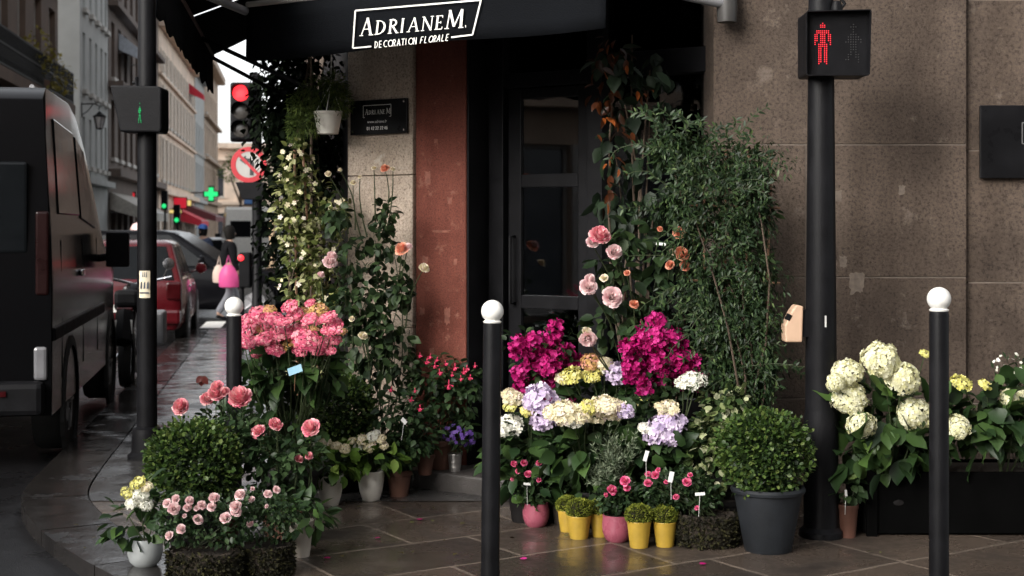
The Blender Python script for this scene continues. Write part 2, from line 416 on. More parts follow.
# ================================================================== WORLD, SUN, CAMERA
w = bpy.data.worlds.new('World'); S.world = w; w.use_nodes = True
t = w.node_tree; bg = t.nodes['Background']
sky = t.nodes.new('ShaderNodeTexSky'); sky.sky_type = 'NISHITA'; sky.sun_disc = False
SUN_DIR = Vector((-.52, -.60, .42)).normalized()
sky.sun_elevation = math.asin(SUN_DIR.z); sky.sun_rotation = math.atan2(SUN_DIR.x, SUN_DIR.y) % (2 * PI)
sky.air_density = 1.0; sky.dust_density = 3.0; sky.ozone_density = 1.0
hs = t.nodes.new('ShaderNodeHueSaturation'); hs.inputs['Saturation'].default_value = .16; hs.inputs['Value'].default_value = 1.0
t.links.new(sky.outputs[0], hs.inputs['Color']); t.links.new(hs.outputs[0], bg.inputs['Color'])
bg.inputs['Strength'].default_value = 0.15
sl = bpy.data.lights.new('sun', 'SUN'); sl.energy = 1.15; sl.angle = R(40); sl.color = (1.0, .93, .84)
so = bpy.data.objects.new('sun', sl); C.objects.link(so); so.rotation_euler = SUN_DIR.to_track_quat('Z', 'Y').to_euler(); so.location = (-8, -4, 14)
cam = bpy.data.cameras.new('camera'); co = bpy.data.objects.new('camera', cam); C.objects.link(co)
co.location = (0, 0, H); co.rotation_euler = (R(90), 0, 0)
cam.sensor_width = 36; cam.lens = F / 1024 * 36; cam.shift_y = -(288 - HY) / 1024
cam.clip_end = 800; cam.dof.use_dof = True; cam.dof.focus_distance = 7.0; cam.dof.aperture_fstop = 4.0
S.camera = co
S.view_settings.view_transform = 'Standard'; S.view_settings.look = 'None'; S.view_settings.exposure = 1.36; S.view_settings.gamma = 1
S.view_settings.use_curve_mapping = False
try:
    S.cycles.use_denoising = True; S.cycles.max_bounces = 8; S.cycles.transparent_max_bounces = 12
except Exception: pass

# ================================================================== GROUND
def kerbx(y): return -2.78 - .165 * (y - 8)
CURVE = [(9.0, 5.15), (4.0, 5.15), (1.0, 5.15), (-.35, 5.2), (-.95, 5.42), (-1.42, 5.78), (-1.85, 6.3), (-2.22, 6.85), (-2.52, 7.4), (-2.74, 7.95)]
for y in (8.8, 10, 11.5, 13, 15, 17, 19, 21, 23): CURVE.append((kerbx(y), y))
def smooth_line(pts, n=6):
    out = []
    for i in range(len(pts) - 1):
        p0, p1, p2, p3 = [Vector((*pts[max(0, min(len(pts) - 1, j))], 0)) for j in (i - 1, i, i + 1, i + 2)]
        for k in range(n):
            s = k / n
            out.append(.5 * ((2 * p1) + (p2 - p0) * s + (2 * p0 - 5 * p1 + 4 * p2 - p3) * s * s + (3 * p1 - p0 - 3 * p2 + p3) * s ** 3))
    out.append(Vector((*pts[-1], 0)))
    return out
KL = smooth_line(CURVE)
def offset(line, d):
    out = []
    for i, p in enumerate(line):
        a = line[max(0, i - 1)]; b = line[min(len(line) - 1, i + 1)]
        q = (b - a).normalized(); out.append(p + Vector((q.y, -q.x, 0)) * d)
    return out
M['road'] = plain('wet_asphalt', (.010, .010, .011), .30, spec=.3, var=.35, scale=4, bump=.5, bscale=150)
M['pave'] = pavem('wet_stone_slabs', (.096, .075, .060), (.038, .031, .027), (.165, .135, .110), R(-32), .88, .50, wet=.6, mortar=.011, bstr=.6)
M['pave2'] = pavem('wet_street_slabs', (.062, .060, .060), (.042, .041, .041), (.014, .014, .014), R(81), 1.2, .62, wet=.80, bstr=.75, mortar=.016, fine=.07)
M['kerbm'] = pavem('granite_kerb', (.022, .020, .019), (.022, .020, .019), (.02, .02, .02), 0, 80, 80, wet=1.1, bstr=.5, fine=.2)
M['stepm'] = plain('granite_step', (.045, .040, .037), .5, var=.35, scale=6, bump=.35, bscale=120)
# road: one sheet to the horizon
mb = MB(); ys = [-60, 0, 8, 12, 16, 20, 25, 30, 80, 400]
for a, b in zip(ys, ys[1:]):
    mb.quad((-300, a, -.075 + G(a)), (300, a, -.075 + G(a)), (300, b, -.075 + G(b)), (-300, b, -.075 + G(b)))
tag(mb.build('road', M['road']), kind='structure')
# pavement inside the kerb stones
inner = offset(KL, .36) ; 
def fan(mb, line, far, lift=0):
    for i in range(len(line) - 1):
        a, b = line[i], line[i + 1]; fa, fb = far(a), far(b)
        mb.quad((a.x, a.y, G(a.y) + lift), (fa[0], fa[1], G(fa[1]) + lift), (fb[0], fb[1], G(fb[1]) + lift), (b.x, b.y, G(b.y) + lift))
k_corner = next(i for i, p in enumerate(KL) if p.y > 7.9)
front = [p for p in inner[:k_corner + 1]]
mb = MB()
poly = [(p.x, p.y, 0) for p in front] + [(inner[k_corner].x + 1.2, 9.4, 0), (4, 9.4, 0), (9, 9.4, 0)]
mb.quad(*poly[::-1])
o = mb.build('pavement', M['pave']); tag(o, kind='structure')
mb = MB(); fan(mb, inner[k_corner - 3:], lambda p: (p.x + 2.6, p.y), .004)
tag(mb.build('pavement', M['pave2']), kind='structure')
# granite kerb stones, one course along the edge
mb = MB(); seg = []
acc = 0; last = 0
for i in range(1, len(KL)):
    acc += (KL[i] - KL[i - 1]).length
    if acc > .8 or i == len(KL) - 1:
        seg.append((last, i)); last = i; acc = 0
inn = offset(KL, .352)
for a, b in seg:
    top_o = [KL[i].copy() for i in range(a, b + 1)]; top_i = [inn[i].copy() for i in range(a, b + 1)]
    d0 = (top_o[1] - top_o[0]).normalized() * .005; d1 = (top_o[-1] - top_o[-2]).normalized() * .005
    top_o[0] += d0; top_i[0] += d0; top_o[-1] -= d1; top_i[-1] -= d1
    lift = random.uniform(.004, .010)
    for i in range(len(top_o) - 1):
        A, B, Ci, D = top_o[i], top_o[i + 1], top_i[i + 1], top_i[i]
        z = lambda p: G(p.y) + lift
        vs = [(A.x, A.y, z(A)), (B.x, B.y, z(B)), (Ci.x, Ci.y, z(Ci)), (D.x, D.y, z(D)), (A.x, A.y, G(A.y) - .16), (B.x, B.y, G(B.y) - .16), (Ci.x, Ci.y, G(Ci.y) - .16), (D.x, D.y, G(D.y) - .16)]
        fs = [(0, 3, 2, 1), (0, 1, 5, 4)]
        if i == 0: fs.append((3, 0, 4, 7))
        if i == len(top_o) - 2: fs.append((1, 2, 6, 5))
        mb.add(vs, fs)
tag(mb.build('kerb', M['kerbm']), kind='structure')
# far pavement on the other side of the street and painted crossing bars
mb = MB()
mb.quad((-6.1 - .149 * 9, 9, .0 + G(9)), (-6.1 - .149 * 140, 140, G(140)), (-9 - .149 * 140, 140, G(140)), (-9 - .149 * 9, 9, G(9)))
mb.quad((-6.1 - .149 * 9, 9, G(9)), (-6.1 - .149 * 9, 9, -.14), (-6.1 - .149 * 140, 140, -.33), (-6.1 - .149 * 140, 140, G(140)))
tag(mb.build('far_pavement', M['pave2']), kind='structure')
mb = MB()
for k in range(7):
    x = -7.2 + k * .62
    mb.quad((x, 24.3, -.071 + G(24.3)), (x + .36, 24.3, -.071 + G(24.3)), (x + .36 - .3, 26.3, -.071 + G(26.3)), (x - .3, 26.3, -.071 + G(26.3)))
tag(mb.build('road_marking', M['white_paint']), kind='structure')

# ================================================================== CORNER BUILDING
C1 = Vector((1.06, 7.5, 0)); TD = Vector((-.848, .53, 0)); ND = Vector((-.53, -.848, 0)); UZ = Vector((0, 0, 1))
C2 = C1 + TD * 2.45
SD = Vector((-.149, .989, 0)).normalized(); SN = Vector((-SD.y, SD.x, 0))      # street facade, outward normal to the left
def ch(t, z, out=0.0): return C1 + TD * t + ND * out + UZ * z
bl = thing('corner_building', 'stone corner building with flower shop entrance cut across its corner', 'building', C1)
def LB(p): return Vector(p) - C1
def chbox(mb, t0, t1, z0, z1, o0, o1):
    mb.prism([LB(ch(t0, z0, o1)), LB(ch(t1, z0, o1)), LB(ch(t1, z0, o0)), LB(ch(t0, z0, o0))], (0, 0, z1 - z0))
# right wall: big ashlar blocks
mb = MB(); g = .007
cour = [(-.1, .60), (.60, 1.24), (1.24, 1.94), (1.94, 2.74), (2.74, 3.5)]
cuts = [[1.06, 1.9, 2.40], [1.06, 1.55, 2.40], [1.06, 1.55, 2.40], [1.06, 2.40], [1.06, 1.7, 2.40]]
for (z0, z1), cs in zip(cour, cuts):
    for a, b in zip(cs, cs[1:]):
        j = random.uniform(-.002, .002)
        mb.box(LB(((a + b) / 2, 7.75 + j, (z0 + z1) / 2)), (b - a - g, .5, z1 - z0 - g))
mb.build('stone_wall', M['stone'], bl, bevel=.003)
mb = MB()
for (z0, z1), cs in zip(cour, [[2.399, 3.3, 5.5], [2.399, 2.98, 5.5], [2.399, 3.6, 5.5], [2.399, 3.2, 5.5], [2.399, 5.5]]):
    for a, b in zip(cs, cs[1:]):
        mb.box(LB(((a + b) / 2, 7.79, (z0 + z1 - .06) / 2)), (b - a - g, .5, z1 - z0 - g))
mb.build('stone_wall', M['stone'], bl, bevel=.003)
mb = MB(); mb.box(LB((1.73, 7.752, 1.69)), (1.33, .498, 3.57)); mb.box(LB((3.97, 7.792, 1.66)), (3.1, .498, 3.5)); mb.build('mortar', M['mortar'], bl)
# pillar and red pier beside the entrance
mb = MB()
for z0, z1 in ((-.1, .9), (.9, 1.82), (1.82, 2.6), (2.6, 3.45)): chbox(mb, 1.953, 2.45, z0 + .002, z1 - .002, -.5, 0)
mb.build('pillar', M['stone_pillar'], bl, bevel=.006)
mb = MB(); chbox(mb, 1.585, 1.95, -.1, 3.45, -.5, -.025); mb.build('red_pier', M['red'], bl, bevel=.008)
# upper floors above the shop
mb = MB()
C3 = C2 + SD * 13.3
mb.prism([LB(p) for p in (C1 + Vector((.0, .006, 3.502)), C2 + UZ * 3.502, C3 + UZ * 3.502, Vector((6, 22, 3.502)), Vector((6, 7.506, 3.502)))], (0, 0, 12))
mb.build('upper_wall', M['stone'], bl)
M['chip'] = plain('bare_plaster', (.225, .088, .062), .9, var=.3, scale=40, bump=.3); M['chip2'] = plain('bare_stone', (.15, .12, .096), .9, var=.25, scale=30, bump=.3)
def patch_poly(w_, h_):
    return [(w_ * .5 * k_ * max(-.9, min(.9, 1.35 * math.cos(a))), h_ * .5 * k_ * max(-.9, min(.9, 1.35 * math.sin(a)))) for a, k_ in [(2 * PI * k / 26, random.uniform(.72, 1.12)) for k in range(26)]]
for (tt, z_, w_, h_) in ((1.86, 1.80, .05, .09), (1.70, 1.66, .04, .05), (1.88, 1.30, .05, .07), (1.72, .98, .05, .12), (1.80, 2.02, .03, .03), (1.66, 1.30, .03, .04), (1.90, 1.0, .04, .05), (1.76, 1.48, .14, .018), (1.83, .76, .04, .06)):
    mb = MB(); q = [LB(ch(tt - a, z_ + b, -.0235)) for a, b in patch_poly(w_, h_)]; mb.quad(*q); mb.build('plaster_patch', M['chip'], bl)
for (px, py, w_, h_) in ((857, 283, .085, .13), (812, 62, .09, .16), (846, 33, .10, .06), (843, 262, .05, .07), (902, 190, .04, .06), (838, 196, .05, .07)):
    c_ = P(px, py, 7.4975); mb = MB(); mb.quad(*[LB((c_.x + a, 7.4972, c_.z + b)) for a, b in patch_poly(w_, h_)]); mb.build('plaster_patch', M['chip2'], bl)
# wall along the side street, with dark shop bays
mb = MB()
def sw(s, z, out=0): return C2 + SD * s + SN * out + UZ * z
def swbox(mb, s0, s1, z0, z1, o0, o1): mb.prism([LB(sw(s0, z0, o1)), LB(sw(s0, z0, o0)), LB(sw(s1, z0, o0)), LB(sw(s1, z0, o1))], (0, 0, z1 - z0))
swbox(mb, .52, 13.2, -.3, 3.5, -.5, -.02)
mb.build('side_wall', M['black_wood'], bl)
# shopfront
O = -.30
mb = MB()
chbox(mb, -.0, .06, .0, 3.45, O - .1, O + .05)                # posts
chbox(mb, .80, .90, .0, 3.45, O - .1, O + .05)
chbox(mb, 1.47, 1.583, .0, 3.45, O - .1, O + .05)
chbox(mb, .06, .80, .0, .55, O - .08, O + .02); chbox(mb, .06, .80, 2.36, 2.50, O - .08, O + .03); chbox(mb, .06, .80, 2.95, 3.45, O - .08, O + .03)
chbox(mb, .90, 1.47, 2.335, 2.42, O - .08, O + .04); chbox(mb, .90, 1.47, 2.72, 3.45, O - .08, O + .03)
chbox(mb, 1.570, 1.583, .0, 3.45, O + .051, -.03)
mb.build('shopfront_frame', M['black_wood'], bl, bevel=.004)
mb = MB(); chbox(mb, .06, .80, .55, 2.36, O - .04, O - .03); chbox(mb, .06, .80, 2.50, 2.95, O - .04, O - .03); mb.build('shop_window', M['glass'], bl)
mb = MB(); chbox(mb, .90, 1.47, 2.42, 2.72, O - .04, O - .03); mb.build('transom_window', M['glass'], bl)
dm = MB()
for (a, b, z0, z1) in ((.905, .985, .16, 2.33), (1.375, 1.465, .16, 2.33), (.985, 1.375, 2.27, 2.33), (.985, 1.375, 1.74, 1.82), (.985, 1.375, 1.02, 1.10), (.985, 1.375, .16, .50)):
    chbox(dm, a, b, z0, z1, O - .05, O)
door = dm.build('door', M['black_wood'], bl, bevel=.005)
for z0, z1 in ((.5, 1.02), (1.10, 1.74), (1.82, 2.27)):
    mb = MB(); chbox(mb, .985, 1.375, z0, z1, O - .03, O - .02); mb.build('pane', M['glass'], door)
mb = MB(); h0 = LB(ch(1.42, 1.05, O + .05)); h1 = LB(ch(1.42, 1.45, O + .05))
mb.tube([LB(ch(1.42, 1.05, O)), h0, h1, LB(ch(1.42, 1.45, O))], .010); mb.build('handle', M['black_metal'], door, smooth=True)
# inside of the shop
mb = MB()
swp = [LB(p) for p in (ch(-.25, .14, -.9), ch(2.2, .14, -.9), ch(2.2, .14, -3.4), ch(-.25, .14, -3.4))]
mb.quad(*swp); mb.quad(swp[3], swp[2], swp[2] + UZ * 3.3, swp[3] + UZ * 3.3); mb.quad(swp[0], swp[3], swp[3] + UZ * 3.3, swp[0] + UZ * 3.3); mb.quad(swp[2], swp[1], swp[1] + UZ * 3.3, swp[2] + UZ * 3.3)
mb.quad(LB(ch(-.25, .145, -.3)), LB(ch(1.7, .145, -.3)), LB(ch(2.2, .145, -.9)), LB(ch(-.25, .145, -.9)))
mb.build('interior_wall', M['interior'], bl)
# stone door step
mb = MB(); chbox(mb, -.05, 2.02, -.05, .105, -.9, .27); o = mb.build('door_step', M['stepm'], bl, bevel=.014)
M['darkgrey'] = plain('dark_grey_metal', (.05, .048, .046), .5, spec=.3)
# roller tube and bracket under the upper wall, right of the entrance
mb = MB(); mb.tube([LB(P(600, -26, 7.2)), LB(P(680, -6, 7.32)), LB(P(722, 3, 7.38))], .028, 14); mb.build('gutter_pipe', M['alu'], bl, smooth=True)
mb = MB(); mb.lathe([(.0, -.09), (.05, -.085), (.055, 0), (.05, .05), (0, .06)], LB(P(727, 6, 7.4)), 16); mb.box(LB(P(727, -6, 7.46)), (.09, .09, .16)); mb.build('pipe_bracket', M['darkgrey'], bl, smooth=True)

# ================================================================== LETTERS (stroke serif capitals, drawn as thin raised shapes)
def arc(cx, cy, rx, ry, a0, a1, n=10): return [(cx + rx * math.cos(R(a0 + (a1 - a0) * i / n)), cy + ry * math.sin(R(a0 + (a1 - a0) * i / n))) for i in range(n + 1)]
K, T_ = .135, .05
def sf(x, y, w=.26): return ([(x - w / 2, y), (x + w / 2, y)], T_)
SER = {
 'A': [([(.07, 0), (.40, 1)], T_ * 1.2), ([(.40, 1), (.72, 0)], K), ([(.18, .36), (.58, .36)], T_), sf(.07, .02), sf(.72, .02, .3)],
 'D': [([(.16, 0), (.16, 1)], K), (arc(.22, .5, .48, .47, -90, -45, 4), T_ * 1.3), (arc(.22, .5, .48, .47, -45, 45, 8), K), (arc(.22, .5, .48, .47, 45, 90, 4), T_ * 1.3), ([(.02, .025), (.24, .025)], T_), ([(.02, .975), (.24, .975)], T_)],
 'R': [([(.16, 0), (.16, 1)], K), (arc(.24, .74, .32, .235, -90, 90, 10), K * .8), ([(.32, .5), (.68, 0)], K), sf(.16, .02, .3), ([(.02, .975), (.26, .975)], T_), sf(.70, .02, .2)],
 'I': [([(.16, 0), (.16, 1)], K), sf(.16, .02, .3), sf(.16, .98, .3)],
 'N': [([(.14, 0), (.14, 1)], T_ * 1.2), ([(.12, 1), (.72, 0)], K), ([(.72, 0), (.72, 1)], T_ * 1.2), sf(.14, .02, .24), sf(.72, .98, .24), ([(.02, .98), (.14, .98)], T_)],
 'E': [([(.16, 0), (.16, 1)], K), ([(.02, .975), (.56, .975)], T_), ([(.56, .99), (.56, .82)], T_), ([(.2, .5), (.46, .5)], T_), ([(.46, .58), (.46, .42)], T_), ([(.02, .025), (.58, .025)], T_), ([(.58, .01), (.60, .2)], T_)],
 'M': [([(.10, 0), (.16, 1)], T_ * 1.2), ([(.16, 1), (.48, .1)], K), ([(.48, .1), (.80, 1)], T_ * 1.2), ([(.82, 1), (.86, 0)], K), sf(.10, .02, .24), sf(.86, .02, .28)],
 '.': [([(.06, .07), (.20, .07)], .14)]}
SAN = {
 'D': [([(.1, 0), (.1, 1)], 0), (arc(.1, .5, .45, .46, -90, 90, 8), 0)], 'E': [([(.5, .04), (.1, .04), (.1, .96), (.5, .96)], 0), ([(.1, .5), (.44, .5)], 0)],
 'C': [(arc(.45, .5, .36, .46, 50, 310, 10), 0)], 'O': [(arc(.45, .5, .36, .46, 0, 360, 14), 0)],
 'R': [([(.1, 0), (.1, .96), (.3, .96)], 0), (arc(.3, .73, .2, .23, 90, -90, 6), 0), ([(.1, .5), (.3, .5)], 0), ([(.3, .5), (.52, 0)], 0)],
 'A': [([(.02, 0), (.3, 1), (.58, 0)], 0), ([(.12, .32), (.48, .32)], 0)], 'T': [([(.02, .95), (.58, .95)], 0), ([(.3, .95), (.3, 0)], 0)],
 'I': [([(.1, 0), (.1, 1)], 0)], 'N': [([(.1, 0), (.1, 1), (.55, 0), (.55, 1)], 0)], 'F': [([(.1, 0), (.1, .96), (.5, .96)], 0), ([(.1, .52), (.44, .52)], 0)],
 'L': [([(.1, 1), (.1, .04), (.5, .04)], 0)],
 '0': [(arc(.3, .5, .24, .46, 0, 360, 12), 0)], '1': [([(.12, .75), (.3, 1), (.3, 0)], 0)], '2': [(arc(.3, .72, .24, .26, 170, -40, 8) + [(.06, .04), (.56, .04)], 0)],
 '4': [([(.42, 0), (.42, 1), (.04, .3), (.58, .3)], 0)], '6': [(arc(.3, .3, .24, .28, 0, 360, 10), 0), ([(.06, .32), (.14, .75), (.44, .98)], 0)]}
def stroke(mb, pts2, wdt, to3, depth, nv):
    """flat ribbon along 2d points, mapped to 3d"""
    n = len(pts2)
    L, Rr = [], []
    for i in range(n):
        a = pts2[max(0, i - 1)]; b = pts2[min(n - 1, i + 1)]
        dx, dy = b[0] - a[0], b[1] - a[1]; l = math.hypot(dx, dy) or 1
        ox, oy = -dy / l * wdt / 2, dx / l * wdt / 2
        L.append((pts2[i][0] + ox, pts2[i][1] + oy)); Rr.append((pts2[i][0] - ox, pts2[i][1] - oy))
    for i in range(n - 1):
        q = [to3(*p) + nv * depth for p in (L[i], Rr[i], Rr[i + 1], L[i + 1])]
        mb.quad(*q)
_dep = [0]
def glyph(mb, ch_, glyphs, x, y, wd, ht, slant, to3, nv, wgt=None, slope=0):
    """x,y,wd,ht in sign units; slope = baseline slope"""
    for pts, wt in glyphs.get(ch_, []):
        wt = wt or wgt
        wt *= ht
        q = [(x + px * wd / .85 + py * ht * slant, y + py * ht + slope * (px * wd)) for px, py in pts]
        _dep[0] = (_dep[0] + 1) % 12
        if len(q) <= 5:
            for a_, b_ in zip(q, q[1:]):
                _dep[0] = (_dep[0] + 1) % 12; stroke(mb, [a_, b_], wt, to3, .0012 + _dep[0] * .00018, nv)
        else: stroke(mb, q, wt, to3, .0012 + _dep[0] * .00018, nv)

# ================================================================== AWNINGS
AL = ch(2.45, 2.745, .90); AR = ch(.15, 2.745, .90)
aw = thing('awning', 'black canvas awning with white lettered valance over the shop door', 'awning', ((AL + AR) / 2))
def LA(p): return Vector(p) - Vector(aw.location)
mb = MB(); n = 40
def valp(s, d): # s 0..1 left to right, d 0..1 top to bottom
    p = AL.lerp(AR, s); return p + UZ * (-.305 * d - .010 * d * math.sin(s * 9) + .02 * d * s) + ND * (.003 * math.sin(s * 15) * d + .012 * d)
for i in range(n):
    for j in range(4):
        mb.quad(*[LA(valp(s, d)) for s, d in ((i / n, j / 4), (i / n, (j + 1) / 4), ((i + 1) / n, (j + 1) / 4), ((i + 1) / n, j / 4))])
val = mb.build('valance', M['canvas'], aw, smooth=True)
m_ = val.modifiers.new('cloth', 'SOLIDIFY'); m_.thickness = .004; m_.offset = 1
mb = MB(); BL_, BR_ = ch(2.45, 3.30, .02), ch(.15, 3.30, .02)
for i in range(n):
    for j in range(6):
        f = lambda s, d: LA(AL.lerp(AR, s).lerp(BL_.lerp(BR_, s), d) - UZ * .05 * math.sin(d * PI))
        mb.quad(*[f(s, d) for s, d in ((i / n, j / 6), ((i + 1) / n, j / 6), ((i + 1) / n, (j + 1) / 6), (i / n, (j + 1) / 6))])
can = mb.build('canopy', M['canvas'], aw, smooth=True)
m_ = can.modifiers.new('cloth', 'SOLIDIFY'); m_.thickness = .004
mb = MB(); mb.tube([LA(AL + UZ * .016), LA(AR + UZ * .016)], .017, 12); mb.build('front_bar', plain('pale_aluminium', (.5, .48, .44), .5), aw, smooth=True)
for tt in (2.2, .4):
    mb = MB(); mb.tube([LA(ch(tt, 2.72, .86)), LA(ch(tt - .3 if tt > 1 else tt + .3, 2.85, .45)), LA(ch(tt, 2.95, -.01))], .018, 8); mb.build('arm', M['black_metal'], aw, smooth=True)
# writing on the valance, laid out in zoomed sign units (u to the right, v down) mapped on the cloth
def val3(u, v):
    px, py = 240 + u / 3.94, v / 3.94
    r = Vector(((px - CX) / F, 1, -(py - HY) / F)); p0 = AL + ND * .024; k = (p0 - Vector((0, 0, H))).dot(ND) / r.dot(ND)
    return LA(Vector((0, 0, H)) + r * k)
V2 = lambda u, v: val3(u, -v)
lt = MB()
for pts in ([(518, -183), (445, -190), (455, -42), (950, 0), (917, -137), (833, -147)],):
    for a, b in zip(pts, pts[1:]):
        _dep[0] += 1; stroke(lt, [a, b], 6, V2, .0012 + (_dep[0] % 12) * .0002, ND)
x = 474; base = lambda x: -(142 - (x - 475) * .082)
glyph(lt, 'A', SER, 474, base(474), 50, 70, .1, V2, ND, slope=.09)
for c, wd, dx in (('D', 46, 0), ('R', 46, 52), ('I', 30, 102), ('A', 46, 130), ('N', 48, 182), ('E', 42, 236)):
    glyph(lt, c, SER, 530 + dx, base(530 + dx), wd, 56, .12, V2, ND, slope=.09)
glyph(lt, 'M', SER, 808, base(808), 62, 74, .12, V2, ND, slope=.09); glyph(lt, '.', SER, 887, base(887), 16, 62, 0, V2, ND)
x = 530
for c in 'DECORATION':
    wd = 8 if c == 'I' else (17.5 if c in 'O' else 15.5)
    glyph(lt, c, SAN, x, -(190 - (x - 530) * .098), wd * 1.2, 27, .06, V2, ND, wgt=.115, slope=.09); x += wd + 1.8
x = 708
for c in 'FLORALE':
    wd = 15
    glyph(lt, c, SAN, x, -(172 - (x - 708) * .105), wd * 1.2, 27, .22, V2, ND, wgt=.115, slope=.09); x += wd + 1.8
lt.build('lettering', M['letter'], val)

st = thing('awning', 'black canvas awning over the side street pavement seen from below', 'awning', (-1.95, 8.9, 2.75))
def LS(p): return Vector(p) - Vector(st.location)
def tubep(y): return Vector((-1.81 - .144 * (y - 7.8), y, 2.75))
def faca(y, z): s = (y - C2.y) / SD.y; q = C2 + SD * s + SN * .02; q.z = z; return q
mb = MB(); mb.tube([LS(tubep(6.5)), LS(tubep(10.3))], .016, 10); mb.build('front_bar', M['redbar'], st, smooth=True)
mb = MB()
for i in range(60):
    y0, y1 = 6.5 + i * 3.8 / 60, 6.5 + (i + 1) * 3.8 / 60
    b = lambda y: -.285 - .012 * math.sin(y * 11) - .01 * math.sin(y * 23)
    for j in range(3):
        q = lambda y, d: LS(tubep(y) + UZ * b(y) * d + SN * (.001 + .006 * math.sin(y * 9) * d))
        mb.quad(q(y0, j / 3), q(y1, j / 3), q(y1, (j + 1) / 3), q(y0, (j + 1) / 3))
o = mb.build('valance', M['canvas'], st, smooth=True); o.modifiers.new('cloth', 'SOLIDIFY').thickness = .004
for y0, y1, yf0, yf1 in ((8.46, 10.3, 9.0, 10.4), (6.5, 8.40, 8.80, 8.92)):
    mb = MB()
    for i in range(10):
        for j in range(6):
            f = lambda s, d: LS(tubep(y0 + (y1 - y0) * s).lerp(faca(yf0 + (yf1 - yf0) * s, 3.3), d) - UZ * .04 * math.sin(d * PI))
            mb.quad(*[f(s, d) for s, d in ((i / 10, j / 6), ((i + 1) / 10, j / 6), ((i + 1) / 10, (j + 1) / 6), (i / 10, (j + 1) / 6))])
    o = mb.build('canopy', M['canvas'], st, smooth=True); o.modifiers.new('cloth', 'SOLIDIFY').thickness = .004
mb = MB(); mb.tube([LS(tubep(7.35) + UZ * .02), LS(AL + Vector((-.01, .0, -.02)))], .024, 12); mb.build('corner_tube', M['alu'], st, smooth=True)
for y, z in ((10.25, 2.25), (9.2, 2.3)):
    mb = MB(); mb.tube([LS(tubep(y) - UZ * .02), LS(faca(y, z))], .014, 8); mb.build('arm', M['black_metal'], st, smooth=True)

# ================================================================== PLAQUES
pq = thing('shop_plaque', 'black glossy plaque with white shop name and telephone number on the pillar', 'sign', ch(2.19, 2.175, .0))
pn = ND.copy(); pu = -TD
# mounted on the pillar: stand-offs fill the wedge to the stone
LQ = lambda p: Vector(p) - Vector(pq.location)
M['plq'] = plain('plaque_black', (.008, .008, .009), .3, spec=.14, var=.4, scale=6)
c0 = Vector(pq.location); hw, hh = .215, .105
def plq_frame(): pass
pr = MB(); pc = [c0 + pu * a * hw + UZ * b * hh for a, b in ((-1, -1), (1, -1), (1, 1), (-1, 1))]
pr.prism([LQ(p + pn * .03) for p in pc], tuple(-pn * .016)); panel = pr.build('panel', M['plq'], pq, bevel=.002)
for a in (-1, 1):
    for b in (-1, 1):
        q = c0 + pu * a * (hw - .02) + UZ * b * (hh - .02)
        k = (q - ch(2.2, q.z, 0)).dot(ND) / max(.2, pn.dot(ND))
        mb = MB(); mb.tube([LQ(q + pn * .034), LQ(q + pn * .03), LQ(q - pn * (max(k, 0) + .02))], .006, 10); mb.build('standoff', M['chrome'], pq, smooth=True)
PT3 = lambda u, v: LQ(c0 + pn * .0305 + pu * u + UZ * v)
lt = MB()
for a, b in (((-.10, .0), (-.112, .0)), ((-.112, .0), (-.112, .072)), ((-.112, .072), (.098, .072)), ((.098, .072), (.098, .0)), ((.098, .0), (.086, .0))):
    _dep[0] += 1; stroke(lt, [a, b], .0034, PT3, .0008 + (_dep[0] % 12) * .0001, pn)
x = -.098
for c, wd, ht in (('A', .024, .034), ('D', .0215, .027), ('R', .0215, .027), ('I', .013, .027), ('A', .022, .027), ('N', .022, .027), ('E', .018, .027), ('M', .030, .034), ('.', .008, .027)):
    glyph(lt, c, SER, x, .016, wd, ht, .05, PT3, pn); x += wd + (.002 if c != 'E' else .005)
x = -.085
for c in '01 42 22 22 46':
    if c == ' ': x += .006; continue
    glyph(lt, c, SAN, x, -.078, .0135, .019, 0, PT3, pn, wgt=.2); x += .0138
lt.build('lettering', M['letter'], panel)
def font_mesh(txt, size):
    cu = bpy.data.curves.new('txt', 'FONT'); cu.body = txt; cu.size = size; cu.align_x = 'CENTER'
    ob = bpy.data.objects.new('txt', cu); C.objects.link(ob)
    dg = bpy.context.evaluated_depsgraph_get(); me = bpy.data.meshes.new_from_object(ob.evaluated_get(dg))
    bpy.data.objects.remove(ob); return me
me = font_mesh('www.adriane.fr', .024)
rotm = Matrix((( pu.x, 0, -pn.x * -1, 0), (pu.y, 0, pn.y, 0), (0, 1, 0, 0), (0, 0, 0, 1)))
for v in me.vertices:
    a, b = v.co.x, v.co.y; v.co = LQ(c0 + pn * .0315 + pu * (a - .007) + UZ * (b - .036))
me.materials.append(M['letter']); link('lettering', me, None, panel)

p2 = thing('shop_plaque', 'large dull black plaque on the stone wall at the right edge', 'sign', (2.78, 7.54, 1.955))
mb = MB(); mb.box((0, -.03, 0), (.62, .022, .385)); pa = mb.build('panel', M['plq'], p2, bevel=.003)
mb = MB()
for a, b in (((-.09, .10), (-.09, -.01)), ((-.09, .10), (.20, .10)), ((.20, .10), (.20, -.01)), ((-.09, -.01), (-.06, -.01)), ((.17, -.01), (.20, -.01))):
    _dep[0] += 1; stroke(mb, [a, b], .006, lambda u, v: Vector((u, -.0415, v)), .0005 + (_dep[0] % 12) * .0001, Vector((0, -1, 0)))
x = -.075
for c, wd, ht in (('A', .03, .045), ('D', .027, .036), ('R', .027, .036), ('I', .016, .036), ('A', .027, .036), ('N', .027, .036), ('E', .022, .036), ('M', .036, .045), ('.', .008, .036)):
    glyph(mb, c, SER, x, .025, wd, ht, .05, lambda u, v: Vector((u, -.0415, v)), Vector((0, -1, 0))); x += wd + .002
mb.build('lettering', plain('dull_letter', (.12, .12, .12), .7), pa)
